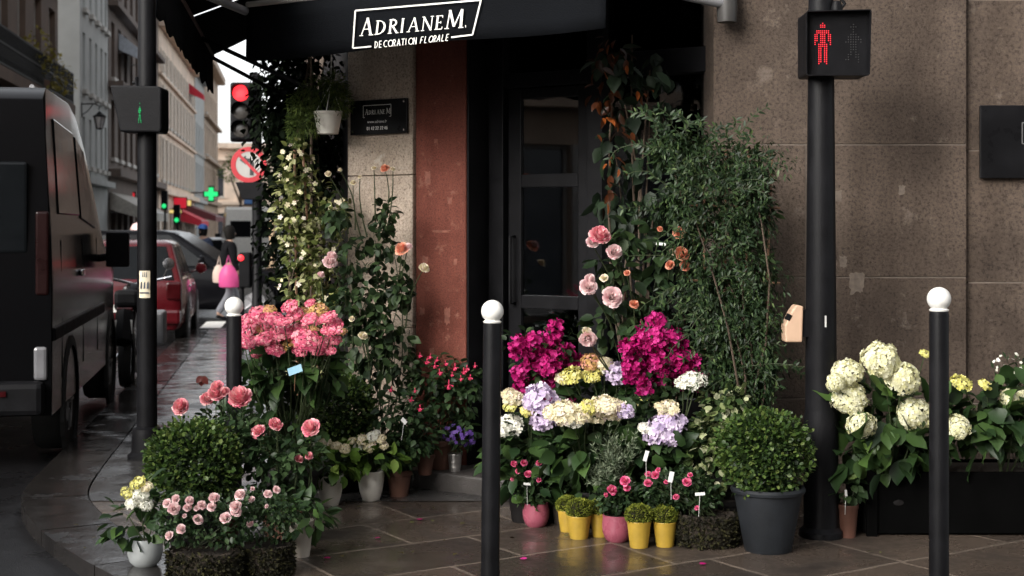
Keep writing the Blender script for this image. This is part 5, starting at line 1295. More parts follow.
# ------------------------------------------------------------------ pots
def pot(th, kind, r, h, mat, c=(0, 0, 0), soil=True, n=32, name='pot'):
    pr = {'taper': [(r * .70, 0), (r * .72, .004), (r * .95, h * .86), (r, h * .88), (r * 1.02, h), (r * .93, h), (r * .90, h * .88)],
          'rim': [(r * .66, 0), (r * .68, .006), (r * .90, h * .80), (r * 1.02, h * .82), (r * 1.05, h * .90), (r * 1.0, h), (r * .88, h), (r * .86, h * .85)],
          'bowl': [(r * .55, 0), (r * .62, .004), (r * .88, h * .2), (r * 1.0, h * .5), (r * .98, h * .75), (r * .88, h), (r * .82, h), (r * .82, h * .85)],
          'vase': [(r * .60, 0), (r * .64, .004), (r * .82, h * .3), (r * .94, h * .65), (r, h), (r * .94, h), (r * .90, h * .88)],
          'cup': [(r * .62, 0), (r * .80, h * .10), (r * .97, h * .35), (r * 1.0, h * .6), (r * .94, h), (r * .88, h), (r * .88, h * .86)],
          'lead': [(r * .62, 0), (r * .64, .005), (r * .80, h * .5), (r * .93, h * .90), (r * 1.0, h * .915), (r * 1.02, h * .96), (r * .98, h), (r * .90, h), (r * .88, h * .88)],
        'rings': [(r * .72, 0), (r * .735, .003)] + [(r * (.74 + .24 * k / 20 + (.012 if k % 2 else -.004)), h * (.03 + .90 * k / 20)) for k in range(20)] + [(r * 1.01, h * .955), (r * 1.02, h * .975), (r * 1.0, h), (r * .93, h), (r * .90, h * .9)],
        'zinc': [(r * .74, 0), (r * .75, .003), (r * .80, h * .24), (r * .83, h * .25), (r * .81, h * .27), (r * .88, h * .52), (r * .91, h * .54), (r * .89, h * .56), (r * .96, h * .92), (r * 1.02, h * .96), (r * 1.0, h), (r * .92, h), (r * .90, h * .9)]}[kind]
    mb = MB(); mb.lathe(pr, c, n); p = mb.build(name, mat, th, smooth=True)
    if soil:
        zr = pr[-1]; mb = MB(); mb.lathe([(zr[0] * 1.02, zr[1] + .004), (zr[0] * .5, zr[1] + .012), (0, zr[1] + .012)], c, 20, capb=False); mb.build('soil', M['soil'], p)
    return p
def at(px, py=None, Y=None, z=0.0):
    if Y is None: Y = (H - z) * F / (py - HY)
    return Vector(((px - CX) / F * Y, Y, z))
def plant(name, label, cat, loc, group=None): return thing(name, label, cat, loc, 0, group)
def label_tag(th, px, py, Y, w_=.018, h_=.040, ang=.3, mat='tagw', stick=True):
    mb = MB(); c = P(px, py, Y) - Vector(th.location)
    if stick: sk_ = MB(); sk_.tube([c + Vector((0, .003, -.002)), c + Vector((.02 * math.sin(ang), .03, -.11))], .0016, 5); sk_.build('label_stick', M['tagw'] if mat == 'tagw' else M['bamboo'], th)
    mb.box(c, (w_, .0015, h_), Euler((R(-20), ang, R(random.uniform(-20, 20)))).to_matrix()); mb.build('plant_label', M[mat], th)
    return th

M['fern'] = leafm('fern_leaf', [(0, (.03, .055, .012)), (.5, (.07, .11, .025)), (1, (.16, .21, .05))])
# ================================================================== LEFT GROUP
# 1 pale bowl with white lacecap hydrangea
L = at(145, 566); th = plant('potted_hydrangea', 'small white and cream hydrangea in a round pale grey bowl at the left kerb', 'potted plant', L, 'hydrangeas')
pot(th, 'bowl', .078, .125, M['pot_pale'])
Y = L.y
bush(th, [pxblob(138, 520, 30, 22, Y, .10), pxblob(155, 500, 20, 20, Y, .08)], 75, .075, T_OV, M['hyd'], outw=.9, droop=.3, shell=.75)
stems(th, [(L + Vector((0, 0, .1)), P(140, 500, Y)), (L + Vector((0, 0, .1)), P(128, 515, Y)), (L + Vector((.01, 0, .1)), P(155, 495, Y))], .004, M['stem'])
for px, py, r, k in ((141, 495, 9, 'white'), (133, 503, 9, 'white'), (147, 487, 7, 'cream'), (127, 493, 7, 'yel'), (138, 483, 8, 'yel'), (146, 505, 7, 'white')): put(th, HD[k], px, py, r, Y - .08)
# 2 two mossy baskets with pale pink miniature roses
blooms = [(215, 373, 13), (240, 361, 12), (235, 388, 15), (278, 366, 14), (273, 385, 11), (313, 378, 12), (340, 383, 12), (347, 358, 14), (302, 418, 13), (378, 414, 14), (420, 349, 17), (407, 382, 15), (409, 396, 14), (255, 445, 12), (222, 463, 12), (264, 408, 6), (300, 386, 10)]
blooms2 = [(448, 430, 10), (497, 347, 11), (522, 335, 10), (452, 362, 8), (388, 388, 9), (494, 381, 5), (455, 332, 6)]
def basket(th, w_, d_, h_):
    mb = MB(); n = 40; prof = [(.82, 0), (.92, .02), (1.0, h_ * .55), (.98, h_ * .95), (.90, h_), (.84, h_ * .9)]
    vs, fs = [], []
    for k_, z in prof:
        for i in range(n):
            a = 2 * PI * i / n; c, s_ = math.cos(a), math.sin(a); e = 1.0
            vs.append((w_ / 2 * k_ * math.copysign(abs(c) ** e, c), d_ / 2 * k_ * math.copysign(abs(s_) ** e, s_), z + .004 * math.sin(7 * a)))
    for j in range(len(prof) - 1):
        for i in range(n): fs.append((j * n + i, j * n + (i + 1) % n, (j + 1) * n + (i + 1) % n, (j + 1) * n + i))
    fs.append(tuple(range(n))[::-1]); fs.append(tuple(range((len(prof) - 1) * n, len(prof) * n))); mb.add(vs, fs)
    b = mb.build('basket', M['wicker'], th, smooth=True)
    m_ = 2400; a = rng.uniform(0, 2 * PI, m_); z = rng.uniform(.008, h_, m_); e = 1.0
    p = np.stack([w_ / 2 * .985 * np.sign(np.cos(a)) * np.abs(np.cos(a)) ** e, d_ / 2 * .985 * np.sign(np.sin(a)) * np.abs(np.sin(a)) ** e, z], 1) * np.array([1, 1, 1])
    nr = unit(np.stack([np.cos(a), np.sin(a), a * 0], 1)); ax = nr * .6 + rng.normal(size=(m_, 3)) * .7
    tag(link('moss', leafmesh('moss', p, ax, nr, rng.uniform(.012, .028, m_), T_SMALL, M['brownmoss'], .8), None, b), kind='stuff')
for nm, cx, w_, bl_, lab, blb in (('a', 205, .285, blooms, 'mossy basket of pale pink miniature roses beside the pale bowl', [(175, 525, 20, 18), (205, 520, 28, 26), (235, 522, 24, 26), (190, 508, 20, 14)]),
                             ('b', 263, .235, blooms2, 'mossy basket of miniature roses right of the fuller pale pink one', [(262, 520, 26, 28), (280, 508, 22, 18), (248, 505, 14, 14)])):
    L = at(cx, 581 if nm == 'a' else 574); th = plant('rose_basket', lab, 'potted plant', L, 'rose baskets'); Y = L.y
    basket(th, w_ * 1.08, .21, .13)
    bush(th, [pxblob(*q, Y, .11) for q in blb], 1100 if nm == 'a' else 800, .026, T_OV, M['rose'], shell=.45, outw=.6)
    stems(th, [(L + Vector((random.uniform(-.08, .08), 0, .14)), P(q[0] + random.uniform(-10, 10), q[1], Y)) for q in blb for _ in range(3)], .003, M['stem'])
    for u, v, r in bl_: put(th, RS['pale'], 90 + u / 2.797, 370 + v / 2.797, r / 2.797 * 1.12, Y - random.uniform(.09, .12), up=.45)
# 3 box ball and the others like it
def box_ball(th, px, py, rpx, Y, n=4200, ry=None, size=.021):
    k = Y / F; c = P(px, py, Y); r = rpx * k
    bush(th, [(c, (r, r, (ry or rpx) * k))] * 5 + [(c, (r * 1.06, r * 1.06, (ry or rpx) * k * 1.06))], int(n * .80), size, T_ROUND, M['box'], 'foliage', shell=.9, outw=.9, rand=.9, droop=-.1, lump=.13)
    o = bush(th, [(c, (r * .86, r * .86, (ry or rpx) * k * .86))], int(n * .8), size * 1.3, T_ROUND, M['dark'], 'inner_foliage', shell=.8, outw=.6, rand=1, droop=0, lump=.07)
    stems(th, [(Vector(th.location) + Vector((0, 0, .05)), c + Vector((random.uniform(-.6, .6), random.uniform(-.6, .6), random.uniform(-.2, .6))) * r) for _ in range(7)], .007, M['bark'])
L = at(194, Y=6.62); th = plant('box_ball', 'clipped box ball behind the basket of pale pink roses', 'potted shrub', L, 'clipped box balls')
pot(th, 'rim', .15, .22, M['pot_dark']); box_ball(th, 193, 463, 45, L.y, 5200, 40)
L = at(338, Y=8.08); th = plant('box_ball', 'rounded box bush behind the white pots of lacecap hydrangea', 'potted shrub', L, 'clipped box balls')
pot(th, 'rim', .12, .20, M['pot_dark']); box_ball(th, 338, 409, 38, L.y, 4200, 32)
L = at(768, 550); th = plant('box_ball', 'clipped box ball in a large dark lead grey pot', 'potted shrub', L, 'clipped box balls')
kY = L.y / F; pot(th, 'lead', 36.5 * kY, 64 * kY, M['pot_lead'], n=40)
box_ball(th, 763, 452, 43.5, L.y, 5600, 41)
# 4 pink rose bushes
def rose_bush(label, loc, blb, n, blooms, kind, Y, lsize=.045, cat='potted plant', group='potted rose bushes', potk=('taper', .10, .16, 'terracotta'), mat='rose', name='rose_bush', up=.5):
    th = plant(name, label, cat, loc, group)
    if potk: pot(th, potk[0], potk[1], potk[2], M[potk[3]])
    bush(th, [pxblob(*q, Y, .12) for q in blb], n, lsize, T_OV, M[mat], shell=.5, outw=.7, droop=.2)
    top = Vector(loc) + Vector((0, 0, potk[2] * .9 if potk else .05))
    prs = [(top + Vector((random.uniform(-.04, .04), random.uniform(-.04, .04), 0)), P(q[0] + random.uniform(-.4, .4) * q[2], q[1], Y)) for q in blb for _ in range(2)]
    for b in blooms:
        px, py, r = b[:3]; k = b[3] if len(b) > 3 else kind
        p = put(th, RS[k], px, py, r, Y - .10, up=up); prs.append((top.lerp(P(px, py + 60, Y), .9), p + Vector((0, .0, -.008))))
    stems(th, prs, .0035, M['stem'])
    return th
L = at(222, Y=6.88)
th = rose_bush('tall rose bush with the largest pink bloom above the box ball', L, [(225, 425, 32, 24), (205, 440, 22, 20), (240, 425, 22, 25), (245, 450, 22, 20)], 560, [(240, 398, 13), (216, 394, 9), (207, 399, 7), (181, 407, 9), (224, 392, 6), (217, 387, 7), (258, 432, 7)], 'rose', 6.88)
m2 = MB(); lf = [P(195, 381, 6.9) - Vector(th.location), P(187, 388, 6.9) - Vector(th.location), P(204, 380, 6.9) - Vector(th.location)]
M['youngleaf'] = leafm('young_red_leaf', [(0, (.05, .010, .010)), (1, (.10, .02, .015))])
yl = P(202, 376, 6.84) - Vector(th.location)
link('young_leaf', leafmesh('young_leaf', np.array([tuple(yl)] * 3), np.array([(-.6, 0, -.75), (.5, 0, -.7), (-.15, .2, -1.)]), np.array([(0, -1, .2)] * 3), np.array([.045, .05, .055]), T_OV, M['youngleaf']), None, th)
mb = MB(); mb.tube([yl, yl + Vector((.05, .02, -.03)), P(222, 405, 6.88) - Vector(th.location)], .0025, 5); mb.build('twig', M['stem'], th)
L = at(282, Y=6.75)
rose_bush('dark leaved rose bush with salmon pink blooms before the pink hydrangeas', L, [(275, 470, 34, 36), (300, 455, 28, 24), (262, 445, 18, 20), (280, 505, 26, 22)], 620, [(259, 431, 7.5), (275, 424, 7), (311, 428, 9.5), (299, 459, 4.5), (309, 456, 4.5), (279, 427, 5)], 'rose', 6.75, lsize=.05)
# 5 beige pot with dark leafy plant
L = at(300, 556); th = plant('potted_plant', 'plain green leafy plant in a tapered beige pot at the pavement\'s edge', 'potted plant', L)
pot(th, 'taper', .062, .165, M['pot_beige']); Y = L.y
bush(th, [pxblob(305, 515, 24, 20, Y, .09), pxblob(290, 508, 14, 16, Y, .07)], 150, .075, T_LANCE, M['hyd'], shell=.5, droop=.5, width=2.2)
stems(th, [(L + Vector((0, 0, .15)), P(300 + d, 512, Y)) for d in (-12, -4, 6, 14)], .004, M['stem'])
# 6 white vases with cream lacecaps
for i, (px, py, r, h_, lab, fl) in enumerate(((371, 500, .076, .165, 'cream lacecap hydrangea in the rightmost white vase', [(352, 441, 5), (362, 440, 7), (372, 437, 7), (381, 439, 6), (370, 447, 7), (384, 446, 5), (377, 433, 4), (358, 447, 5)]),
                                             (330, 505, .074, .165, 'lime leaved lacecap hydrangea in the middle white vase', [(316, 446, 6), (325, 443, 7), (336, 446, 6), (309, 449, 5), (345, 449, 6)]),
                                             (306, 491, .066, .15, 'lacecap hydrangea in a small white vase partly behind the rose bush', [(304, 446, 5), (298, 452, 4)]))):
    L = at(px, py); Y = L.y; th = plant('potted_hydrangea', lab, 'potted plant', L, 'hydrangeas')
    pot(th, 'vase', r, h_, M['pot_white']); rr = 30 if i < 2 else 18
    bush(th, [pxblob(px - 2, py - 42, rr, 13, Y, .12)], 90 if i < 2 else 40, .085, T_OV, M['lime'], shell=.6, droop=.25, outw=1.0)
    bush(th, [pxblob(px - 2, py - 38, rr * .7, 10, Y, .09)], 50, .06, T_OV, M['hyd'], 'inner_foliage', shell=.3)
    stems(th, [(L + Vector((0, 0, h_ * .85)), P(q[0], q[1] + 3, Y)) for q in fl], .0035, M['stem'])
    for px_, py_, r_ in fl: put(th, HD['cream'] if random.random() < .7 else HD['white'], px_, py_, r_, Y - .05)
# 8 big pink hydrangea
L = at(290, Y=7.55); Y = 7.5; th = plant('pink_hydrangea', 'large pink and gold hydrangea beside the back bollard, tallest of its kind', 'potted plant', L, 'hydrangeas')
pot(th, 'rim', .17, .24, M['pot_dark'])
bush(th, [pxblob(285, 365, 45, 26, Y, .2), pxblob(262, 400, 28, 40, Y, .15), pxblob(310, 370, 30, 25, Y, .18), pxblob(290, 430, 30, 30, Y, .14)], 340, .11, T_OV, M['hyd'], shell=.5, droop=.35)
hp = []
for px, py, r, k in ((260, 313, 12, 'pink'), (275, 318, 12, 'pink'), (252, 330, 14, 'pink'), (264, 338, 15, 'pink'), (282, 331, 13, 'pink'), (298, 330, 15, 'pink'), (288, 343, 14, 'gold'), (306, 341, 14, 'pink'), (320, 320, 14, 'pink'), (318, 309, 11, 'gold'), (333, 330, 13, 'pink'), (326, 343, 13, 'pink'), (336, 340, 9, 'pink'), (275, 349, 13, 'pink'), (247, 345, 12, 'pink'), (256, 354, 9, 'pink'), (309, 318, 11, 'pink'), (326, 330, 9, 'pink'), (295, 315, 12, 'pink'), (341, 333, 7, 'gold'), (325, 353, 9, 'pink'), (268, 325, 11, 'pink'), (243, 337, 9, 'pink'), (313, 331, 9, 'gold'), (248, 318, 11, 'pink'), (270, 309, 9, 'gold'), (290, 308, 10, 'pink'), (302, 312, 9, 'gold'), (328, 316, 11, 'pink'), (336, 322, 9, 'pink'), (300, 350, 11, 'pink'), (284, 322, 11, 'pink'), (262, 328, 9, 'gold'), (318, 350, 9, 'pink'), (331, 352, 8, 'pink'), (243, 325, 9, 'pink'), (277, 338, 11, 'pink'), (310, 304, 9, 'pink')):
    p = put(th, HD[k], px, py + random.uniform(-2, 2), r * random.uniform(.72, .95), Y - random.uniform(.02, .30), zsc=.55); hp.append((L + Vector((random.uniform(-.05, .05), 0, .2)), p))
stems(th, hp, .005, M['stem']); label_tag(th, 295, 370, 7.25, .075, .04, -.35, 'tagb')
# 9 jasmine column with white stars, on a cane trellis
L = at(308, Y=8.55); Y = 8.55; th = plant('jasmine', 'pale green star jasmine climbing a cane beside the stone pillar', 'climbing plant', L, 'climbing plants')
pot(th, 'rim', .16, .26, M['pot_dark'])
blb = [(297, 165, 16, 25), (288, 195, 16, 26), (305, 205, 24, 34), (318, 245, 22, 34), (300, 250, 18, 26), (305, 285, 28, 24), (325, 285, 20, 34), (315, 320, 28, 30), (290, 225, 14, 18), (338, 215, 12, 22), (312, 360, 25, 30)]
bush(th, [pxblob(*q, Y, .14) for q in blb], 1900, .045, T_OV, M['jas'], shell=.35, outw=.5, droop=.3)
p, d = [], []
for q in blb:
    c, r = pxblob(*q, Y, .16); a, b = blob(15, c, r, .8); p.append(a); d.append(b)
p = np.concatenate(p); d = np.concatenate(d); k_ = d[:, 1] < .35; p, d = p[k_], d[k_]
tag(link('blossoms', florets('blossoms', W2L(th, p), unit(d + VIEW), .030 * rng.uniform(.6, 1.2, len(p)), T_F5, M['p_cream']), None, th), kind='stuff')
stems(th, [(L + Vector((-.05 + .03 * i, 0, .2)), P(300 + random.uniform(-12, 30), 160 + 30 * i, Y)) for i in range(5)], .006, M['bark'], wob=.04)
mb = MB()
for dx in (-.06, .08): mb.tube([Vector((dx, .02, .15)), P(298 + dx * 60, 150, Y + .02) - L], .008, 6)
mb.build('canes', M['bamboo'], th)
# 10 tall dark climbing rose against the pillar
L = at(378, Y=8.25); Y = 8.25; th = plant('climbing_rose', 'tall dark climbing rose with pale blooms in front of the stone pillar', 'climbing plant', L, 'climbing plants')
pot(th, 'rim', .16, .26, M['pot_dark'])
blb = [(375, 240, 20, 20), (385, 280, 26, 28), (365, 300, 28, 34), (385, 325, 26, 32), (362, 345, 30, 30), (395, 355, 22, 28), (350, 260, 14, 24), (385, 215, 10, 16), (335, 215, 12, 16), (402, 290, 10, 18), (375, 370, 34, 26), (350, 375, 24, 24), (345, 310, 20, 30)]
bush(th, [pxblob(*q, Y, .14) for q in blb], 980, .064, T_OV, M['dark'], shell=.3, outw=.5, droop=.5)
bush(th, [pxblob(*q, Y, .15) for q in blb[:5]], 70, .06, T_OV, M['rose'], 'upper_leaves', shell=.6, outw=.6, droop=.5)
prs = [(L + Vector((random.uniform(-.06, .06), 0, .2)), P(q[0], q[1], Y)) for q in blb]
for px, py, r, k in ((402, 249, 7, 'peach'), (408, 247, 5, 'pale'), (424, 268, 5.5, 'cream'), (385, 169, 5, 'peach'), (330, 262, 8, 'pale'), (332, 256, 5, 'pale'), (353, 183, 3.5, 'cream'), (374, 168, 2.6, 'cream'), (393, 169, 2.6, 'cream'), (360, 177, 2.4, 'cream'), (328, 174, 3.4, 'cream'), (340, 170, 2.4, 'cream'), (352, 319, 3, 'cream'), (363, 336, 5, 'cream'), (321, 275, 4, 'pale')):
    p_ = put(th, RS[k], px, py, r, Y - .16, up=.6); prs.append((P(px * .6 + 378 * .4, py + 60, Y), p_))
stems(th, prs, .005, M['stem'], wob=.03)
# 11 fuchsias
for lab, px, Yq, z, blb, fl, potk in (('tall fuchsia with hanging red pink flowers standing by the red pier', 440, 8.24, .105, [(440, 375, 32, 22), (455, 400, 26, 28), (425, 395, 22, 24), (460, 430, 18, 22), (470, 385, 14, 18)],
        [(427, 362, 4), (435, 366, 4.5), (440, 373, 4), (446, 364, 3.5), (455, 368, 4.5), (464, 372, 5), (467, 369, 4), (470, 378, 4), (449, 386, 5), (430, 357, 3), (461, 379, 3), (420, 356, 3), (437, 360, 3.4), (452, 375, 3.2), (475, 366, 3.2)], (.085, .17)),
       ('lower fuchsia in a terracotta pot beside the white vases', 399, 7.95, 0, [(403, 415, 28, 24), (392, 440, 22, 24), (418, 438, 20, 22), (400, 455, 22, 18)], [(420, 409, 4.5), (411, 400, 3.4), (391, 390, 3.5), (415, 391, 3)], (.075, .15))):
    L = Vector(((px - 512) / F * Yq, Yq, z)); th = plant('fuchsia', lab, 'potted plant', L, 'fuchsias')
    pot(th, 'rim', potk[0], potk[1], M['terracotta'])
    bush(th, [pxblob(*q, Yq, .13) for q in blb], 520, .048, T_OV, M['rose'], shell=.4, droop=.5, outw=.6)
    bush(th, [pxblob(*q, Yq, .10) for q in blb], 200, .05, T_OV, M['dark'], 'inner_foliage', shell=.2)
    stems(th, [(L + Vector((random.uniform(-.03, .03), 0, potk[1] * .85)), P(q[0] + random.uniform(-8, 8), q[1] - 8, Yq)) for q in blb for _ in range(2)], .004, M['stem'])
    for a, b, r in fl: put(th, FU, a, b, r * 1.25, Yq - .15, tilt=(random.uniform(-.25, .25), random.uniform(-.25, .1), 1))
    if z == 0: label_tag(th, 404, 421, Yq - .15, .022, .04, -.9)
L = at(425, Y=8.05, z=.105); th = plant('flower_pot', 'small brown terracotta pot of seedlings on the door step', 'potted plant', L); pot(th, 'rim', .055, .115, M['terracotta'])
bush(th, [pxblob(425, 425, 12, 12, 8.05, .06)], 120, .04, T_OV, M['dark'])
L = at(455, 471, z=.105); th = plant('potted_flower', 'tiny purple flowers in a ribbed tin pot on the door step', 'potted plant', L); pot(th, 'zinc', .042, .10, M['tin']); Y = L.y
bush(th, [pxblob(457, 440, 14, 11, Y, .06)], 130, .025, T_LANCE, M['rose'], droop=.2)
p, d = blob(70, *pxblob(457, 437, 17, 12, Y, .07), .7)
link('blossoms', florets('blossoms', W2L(th, p), unit(d + np.array(VIEW)), np.full(70, .022), T_F5, M['p_purp']), None, th)
stems(th, [(L + Vector((0, 0, .08)), P(457 + d_, 436, Y)) for d_ in (-9, -3, 4, 10)], .002, M['stem'])
# 13 hanging white pot
c = P(328, 134, 8.6); th = plant('hanging_pot', 'white hanging pot of feathery fern under the awning', 'hanging plant', c)
pot(th, 'taper', .088, .135, M['pot_white'])
n = 5200; blb = [(322, 92, 24, 18), (303, 106, 18, 20), (341, 100, 10, 16), (296, 128, 9, 18), (312, 120, 12, 14), (334, 84, 12, 14)]
bush(th, [pxblob(*q, 8.62, .14) for q in blb], n, .030, T_LANCE, M['fern'], shell=.2, outw=.8, droop=.5, width=.8)
mb = MB(); hk = P(332, 62, 8.6) - c
for dx in (-.08, .08, 0): mb.tube([(dx, .02 if dx else -.085, .128), P(331, 84, 8.6) - c], .0025, 5)
mb.tube([P(331, 84, 8.6) - c, hk + Vector((0, 0, .35))], .004, 6); mb.build('hanger', M['white_paint'], th)
stems(th, [(Vector((0, 0, .1)) + c, P(q[0] + random.uniform(-8, 8), q[1], 8.62)) for q in blb for _ in range(3)], .003, M['stem'])
# 14 dark ivy on the side street wall
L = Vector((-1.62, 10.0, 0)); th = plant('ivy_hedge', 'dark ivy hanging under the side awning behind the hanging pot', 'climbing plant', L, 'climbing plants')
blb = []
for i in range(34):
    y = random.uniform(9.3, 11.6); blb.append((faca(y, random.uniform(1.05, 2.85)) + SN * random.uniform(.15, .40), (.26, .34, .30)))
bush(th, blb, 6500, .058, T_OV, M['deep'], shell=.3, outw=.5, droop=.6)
stems(th, [(faca(9.4 + .3 * i, 0.0) + SN * .2, faca(9.3 + .32 * i, 2.7) + SN * .2) for i in range(7)], .014, M['bark'])
mb = MB(); mb.box((0.12, .2, .17), (.36, 1.9, .34), Euler((0, 0, math.atan(.15))).to_matrix()); mb.build('trough', M['black_wood'], th, bevel=.02)

# ================================================================== RIGHT GROUP
# bougainvilleas
for lab, px, Y, blb in (('left magenta bougainvillea against the shop door', 540, 7.38, [(528, 342, 20, 18), (555, 345, 20, 18), (540, 365, 26, 22), (535, 382, 20, 14), (560, 368, 14, 18)]),
                        ('right magenta bougainvillea behind the lavender hydrangeas', 660, 7.06, [(650, 352, 26, 20), (668, 345, 20, 18), (680, 362, 18, 18), (645, 375, 20, 18), (672, 380, 22, 18), (662, 335, 12, 12)])):
    L = at(px, Y=Y); th = plant('bougainvillea', lab, 'potted shrub', L, 'bougainvilleas'); pot(th, 'rim', .14, .22, M['pot_dark'])
    P_, D_ = [], []
    sprays = [(q[0] + q[2] * random.gauss(0, .55), q[1] + q[3] * random.gauss(0, .55), random.uniform(6, 10), random.uniform(6, 11)) for q in blb for _ in range(6)]
    for q in sprays:
        c, r = pxblob(*q, Y + random.uniform(-.10, .06), .07); a, b = blob(44, c, r, .4, .3); P_.append(a); D_.append(b)
    p = np.concatenate(P_); d = np.concatenate(D_)
    tag(link('bracts', florets('bracts', W2L(th, p), unit(d + rng.normal(size=d.shape) * .45), .036 * rng.uniform(.7, 1.2, len(p)), T_F3, M['p_mag']), None, th), kind='stuff')
    bush(th, [pxblob(*q, Y, .12) for q in blb], 260, .045, T_OV, M['dark'], shell=.4)
    bush(th, [pxblob(px, 420, 26, 40, Y, .14)], 260, .06, T_OV, M['dark'], 'lower_foliage', shell=.3)
    stems(th, [(L + Vector((random.uniform(-.04, .04), 0, .2)), P(q[0], q[1], Y)) for q in blb], .007, M['bark'])
# climbing pale roses by the door
L = at(622, Y=7.3); Y = 7.25; th = plant('climbing_rose', 'climbing rose with big pale pink blooms hanging before the shop door', 'climbing plant', L, 'climbing plants')
pot(th, 'rim', .14, .22, M['pot_dark'])
prs = []
for px, py, r, k, tl_ in ((600, 236, 11, 'rose', (.1, -.6, .6)), (592, 242, 6, 'pale', None), (614, 252, 7.5, 'pale', (.2, -.9, .3)), (588, 287, 9.5, 'pale', (-.1, -.8, .3)), (590, 279, 6, 'pale', None), (612, 297, 11, 'pale', (.1, -1, .35)), (588, 339, 8.5, 'pale', (0, -.5, -.2)), (587, 332, 5, 'cream', None), (604, 278, 4, 'cream', None), (634, 304, 4.5, 'peach', None), (679, 233, 6, 'peach', None), (682, 254, 7, 'peach', None), (670, 265, 5, 'peach', None), (685, 266, 5, 'peach', None), (673, 252, 3.5, 'cream', None), (660, 229, 3, 'peach', None), (627, 273, 3.4, 'peach', None)):
    p_ = put(th, RS[k], px, py, r * 1.05, Y - .18, tilt=tl_, up=.4); prs.append((P(px * .5 + 640 * .5, py + 45, Y), p_ + Vector((0, .01, -.01))))
blb = [(615, 265, 22, 22), (640, 290, 26, 26), (650, 330, 24, 24), (610, 325, 20, 26), (660, 260, 22, 24), (630, 235, 18, 16)]
bush(th, [pxblob(*q, Y, .12) for q in blb], 230, .09, T_OV, M['dark'], shell=.3, droop=.5)
bush(th, [pxblob(640, 325, 16, 18, Y - .12, .06), pxblob(665, 310, 14, 18, Y - .12, .06)], 34, .11, T_OV, M['rose'], 'upper_leaves', shell=.3, droop=.6)
prs += [(L + Vector((random.uniform(-.04, .04), 0, .2)), P(q[0], q[1], Y)) for q in blb]; stems(th, prs, .005, M['stem'], wob=.03)
label_tag(th, 661, 244, Y - .2, .05, .014, .1, stick=False)
M['deep2'] = leafm('dusky_leaf', [(0, (.006, .012, .006)), (.7, (.014, .026, .012)), (1, (.03, .05, .028))], .5, spec=.2)
# tall shrub with red tips in the doorway
L = at(640, Y=7.75, z=.105); Y = 7.7; th = plant('tall_shrub', 'tall dark shrub with orange red drooping leaf tips in the doorway', 'potted shrub', L)
pot(th, 'rim', .16, .26, M['pot_dark'])
blb = [(615, 60, 24, 22), (650, 70, 24, 16), (625, 105, 28, 26), (650, 110, 24, 24), (615, 150, 26, 26), (640, 165, 26, 28), (610, 195, 20, 26), (630, 220, 22, 28), (655, 195, 20, 24)]
bush(th, [pxblob(*q, Y, .16) for q in blb], 210, .10, T_OV, M['deep2'], shell=.35, droop=1.0, outw=.5)
ob = [(613, 48, 20, 14), (600, 70, 14, 14), (618, 62, 20, 14), (605, 95, 14, 18), (640, 92, 10, 6), (603, 118, 14, 18), (625, 130, 14, 10), (612, 165, 12, 14), (606, 200, 10, 14)]
bush(th, [pxblob(*q, Y - .10, .08) for q in ob], 85, .070, T_OV, M['orange'], 'red_leaves', shell=.4, droop=1.0, outw=.5, width=.8)
stems(th, [(L + Vector((random.uniform(-.05, .05), 0, .2)), P(q[0], q[1], Y)) for q in blb] + [(P(640, 300, Y), P(632, 35, Y))], .009, M['bark'])
# big fine-leaved climber on canes
L = at(728, Y=7.12); Y = 7.08; th = plant('jasmine', 'huge bushy fine leaved jasmine on canes against the right wall', 'climbing plant', L, 'climbing plants')
pot(th, 'rim', .19, .28, M['pot_dark'])
blb = [(700, 160, 38, 28), (745, 165, 34, 26), (668, 150, 22, 22), (690, 205, 40, 34), (740, 215, 42, 38), (758, 200, 16, 28), (715, 255, 38, 36), (755, 270, 30, 40), (740, 315, 38, 36), (720, 335, 34, 30), (752, 355, 32, 32), (730, 385, 34, 26), (758, 320, 16, 30), (700, 290, 22, 30), (722, 300, 30, 40), (715, 365, 28, 34), (748, 395, 28, 24), (758, 375, 16, 30)]
bush(th, [pxblob(*q, Y, .17) for q in blb], 14000, .029, T_LANCE, M['bam'], shell=.4, outw=.6, droop=.8, width=1.35, lump=.36)
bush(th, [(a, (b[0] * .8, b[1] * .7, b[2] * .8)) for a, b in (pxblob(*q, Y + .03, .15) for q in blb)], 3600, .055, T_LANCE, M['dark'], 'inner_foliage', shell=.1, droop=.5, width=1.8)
# loose sprays at the rim: arching stems with paired leaflets
SP, SA, SNr, SZ = [], [], [], []; tb_ = MB()
for i in range(120):
    q = blb[i % len(blb)] if i > 40 else random.choice(blb[:6]); c, r = pxblob(*q, Y, .17)
    a = random.uniform(-.6, PI + .6)
    if c.x / c.y > .155 and math.cos(a) > .1: a = PI - a
    st_ = c + Vector((math.cos(a) * r[0] * .8, -random.uniform(0, .12), math.sin(a) * r[2] * .8)); d = Vector((math.cos(a), random.uniform(-.7, .1), math.sin(a) * .9 + .35)).normalized(); ln_ = random.uniform(.12, .34); pts = []
    for k_ in range(8):
        t_ = k_ / 7; pts.append(st_ + d * ln_ * t_ + Vector((0, 0, -.16 * t_ * t_ * (1 if i % 3 else .3))) + Vector((.012 * math.sin(k_ * 1.3 + i), 0, 0)))
    tb_.tube([p - L for p in pts], .0018, 5)
    for k_ in range(1, 8):
        tg = (pts[k_] - pts[k_ - 1]).normalized(); sd = tg.cross(VIEW).normalized()
        for s in (-1, 1): SP.append(tuple(pts[k_] - L)); SA.append(tuple(sd * s * .9 + tg * .7)); SNr.append((random.uniform(-.4, .4), -1, .5)); SZ.append(random.uniform(.022, .042))
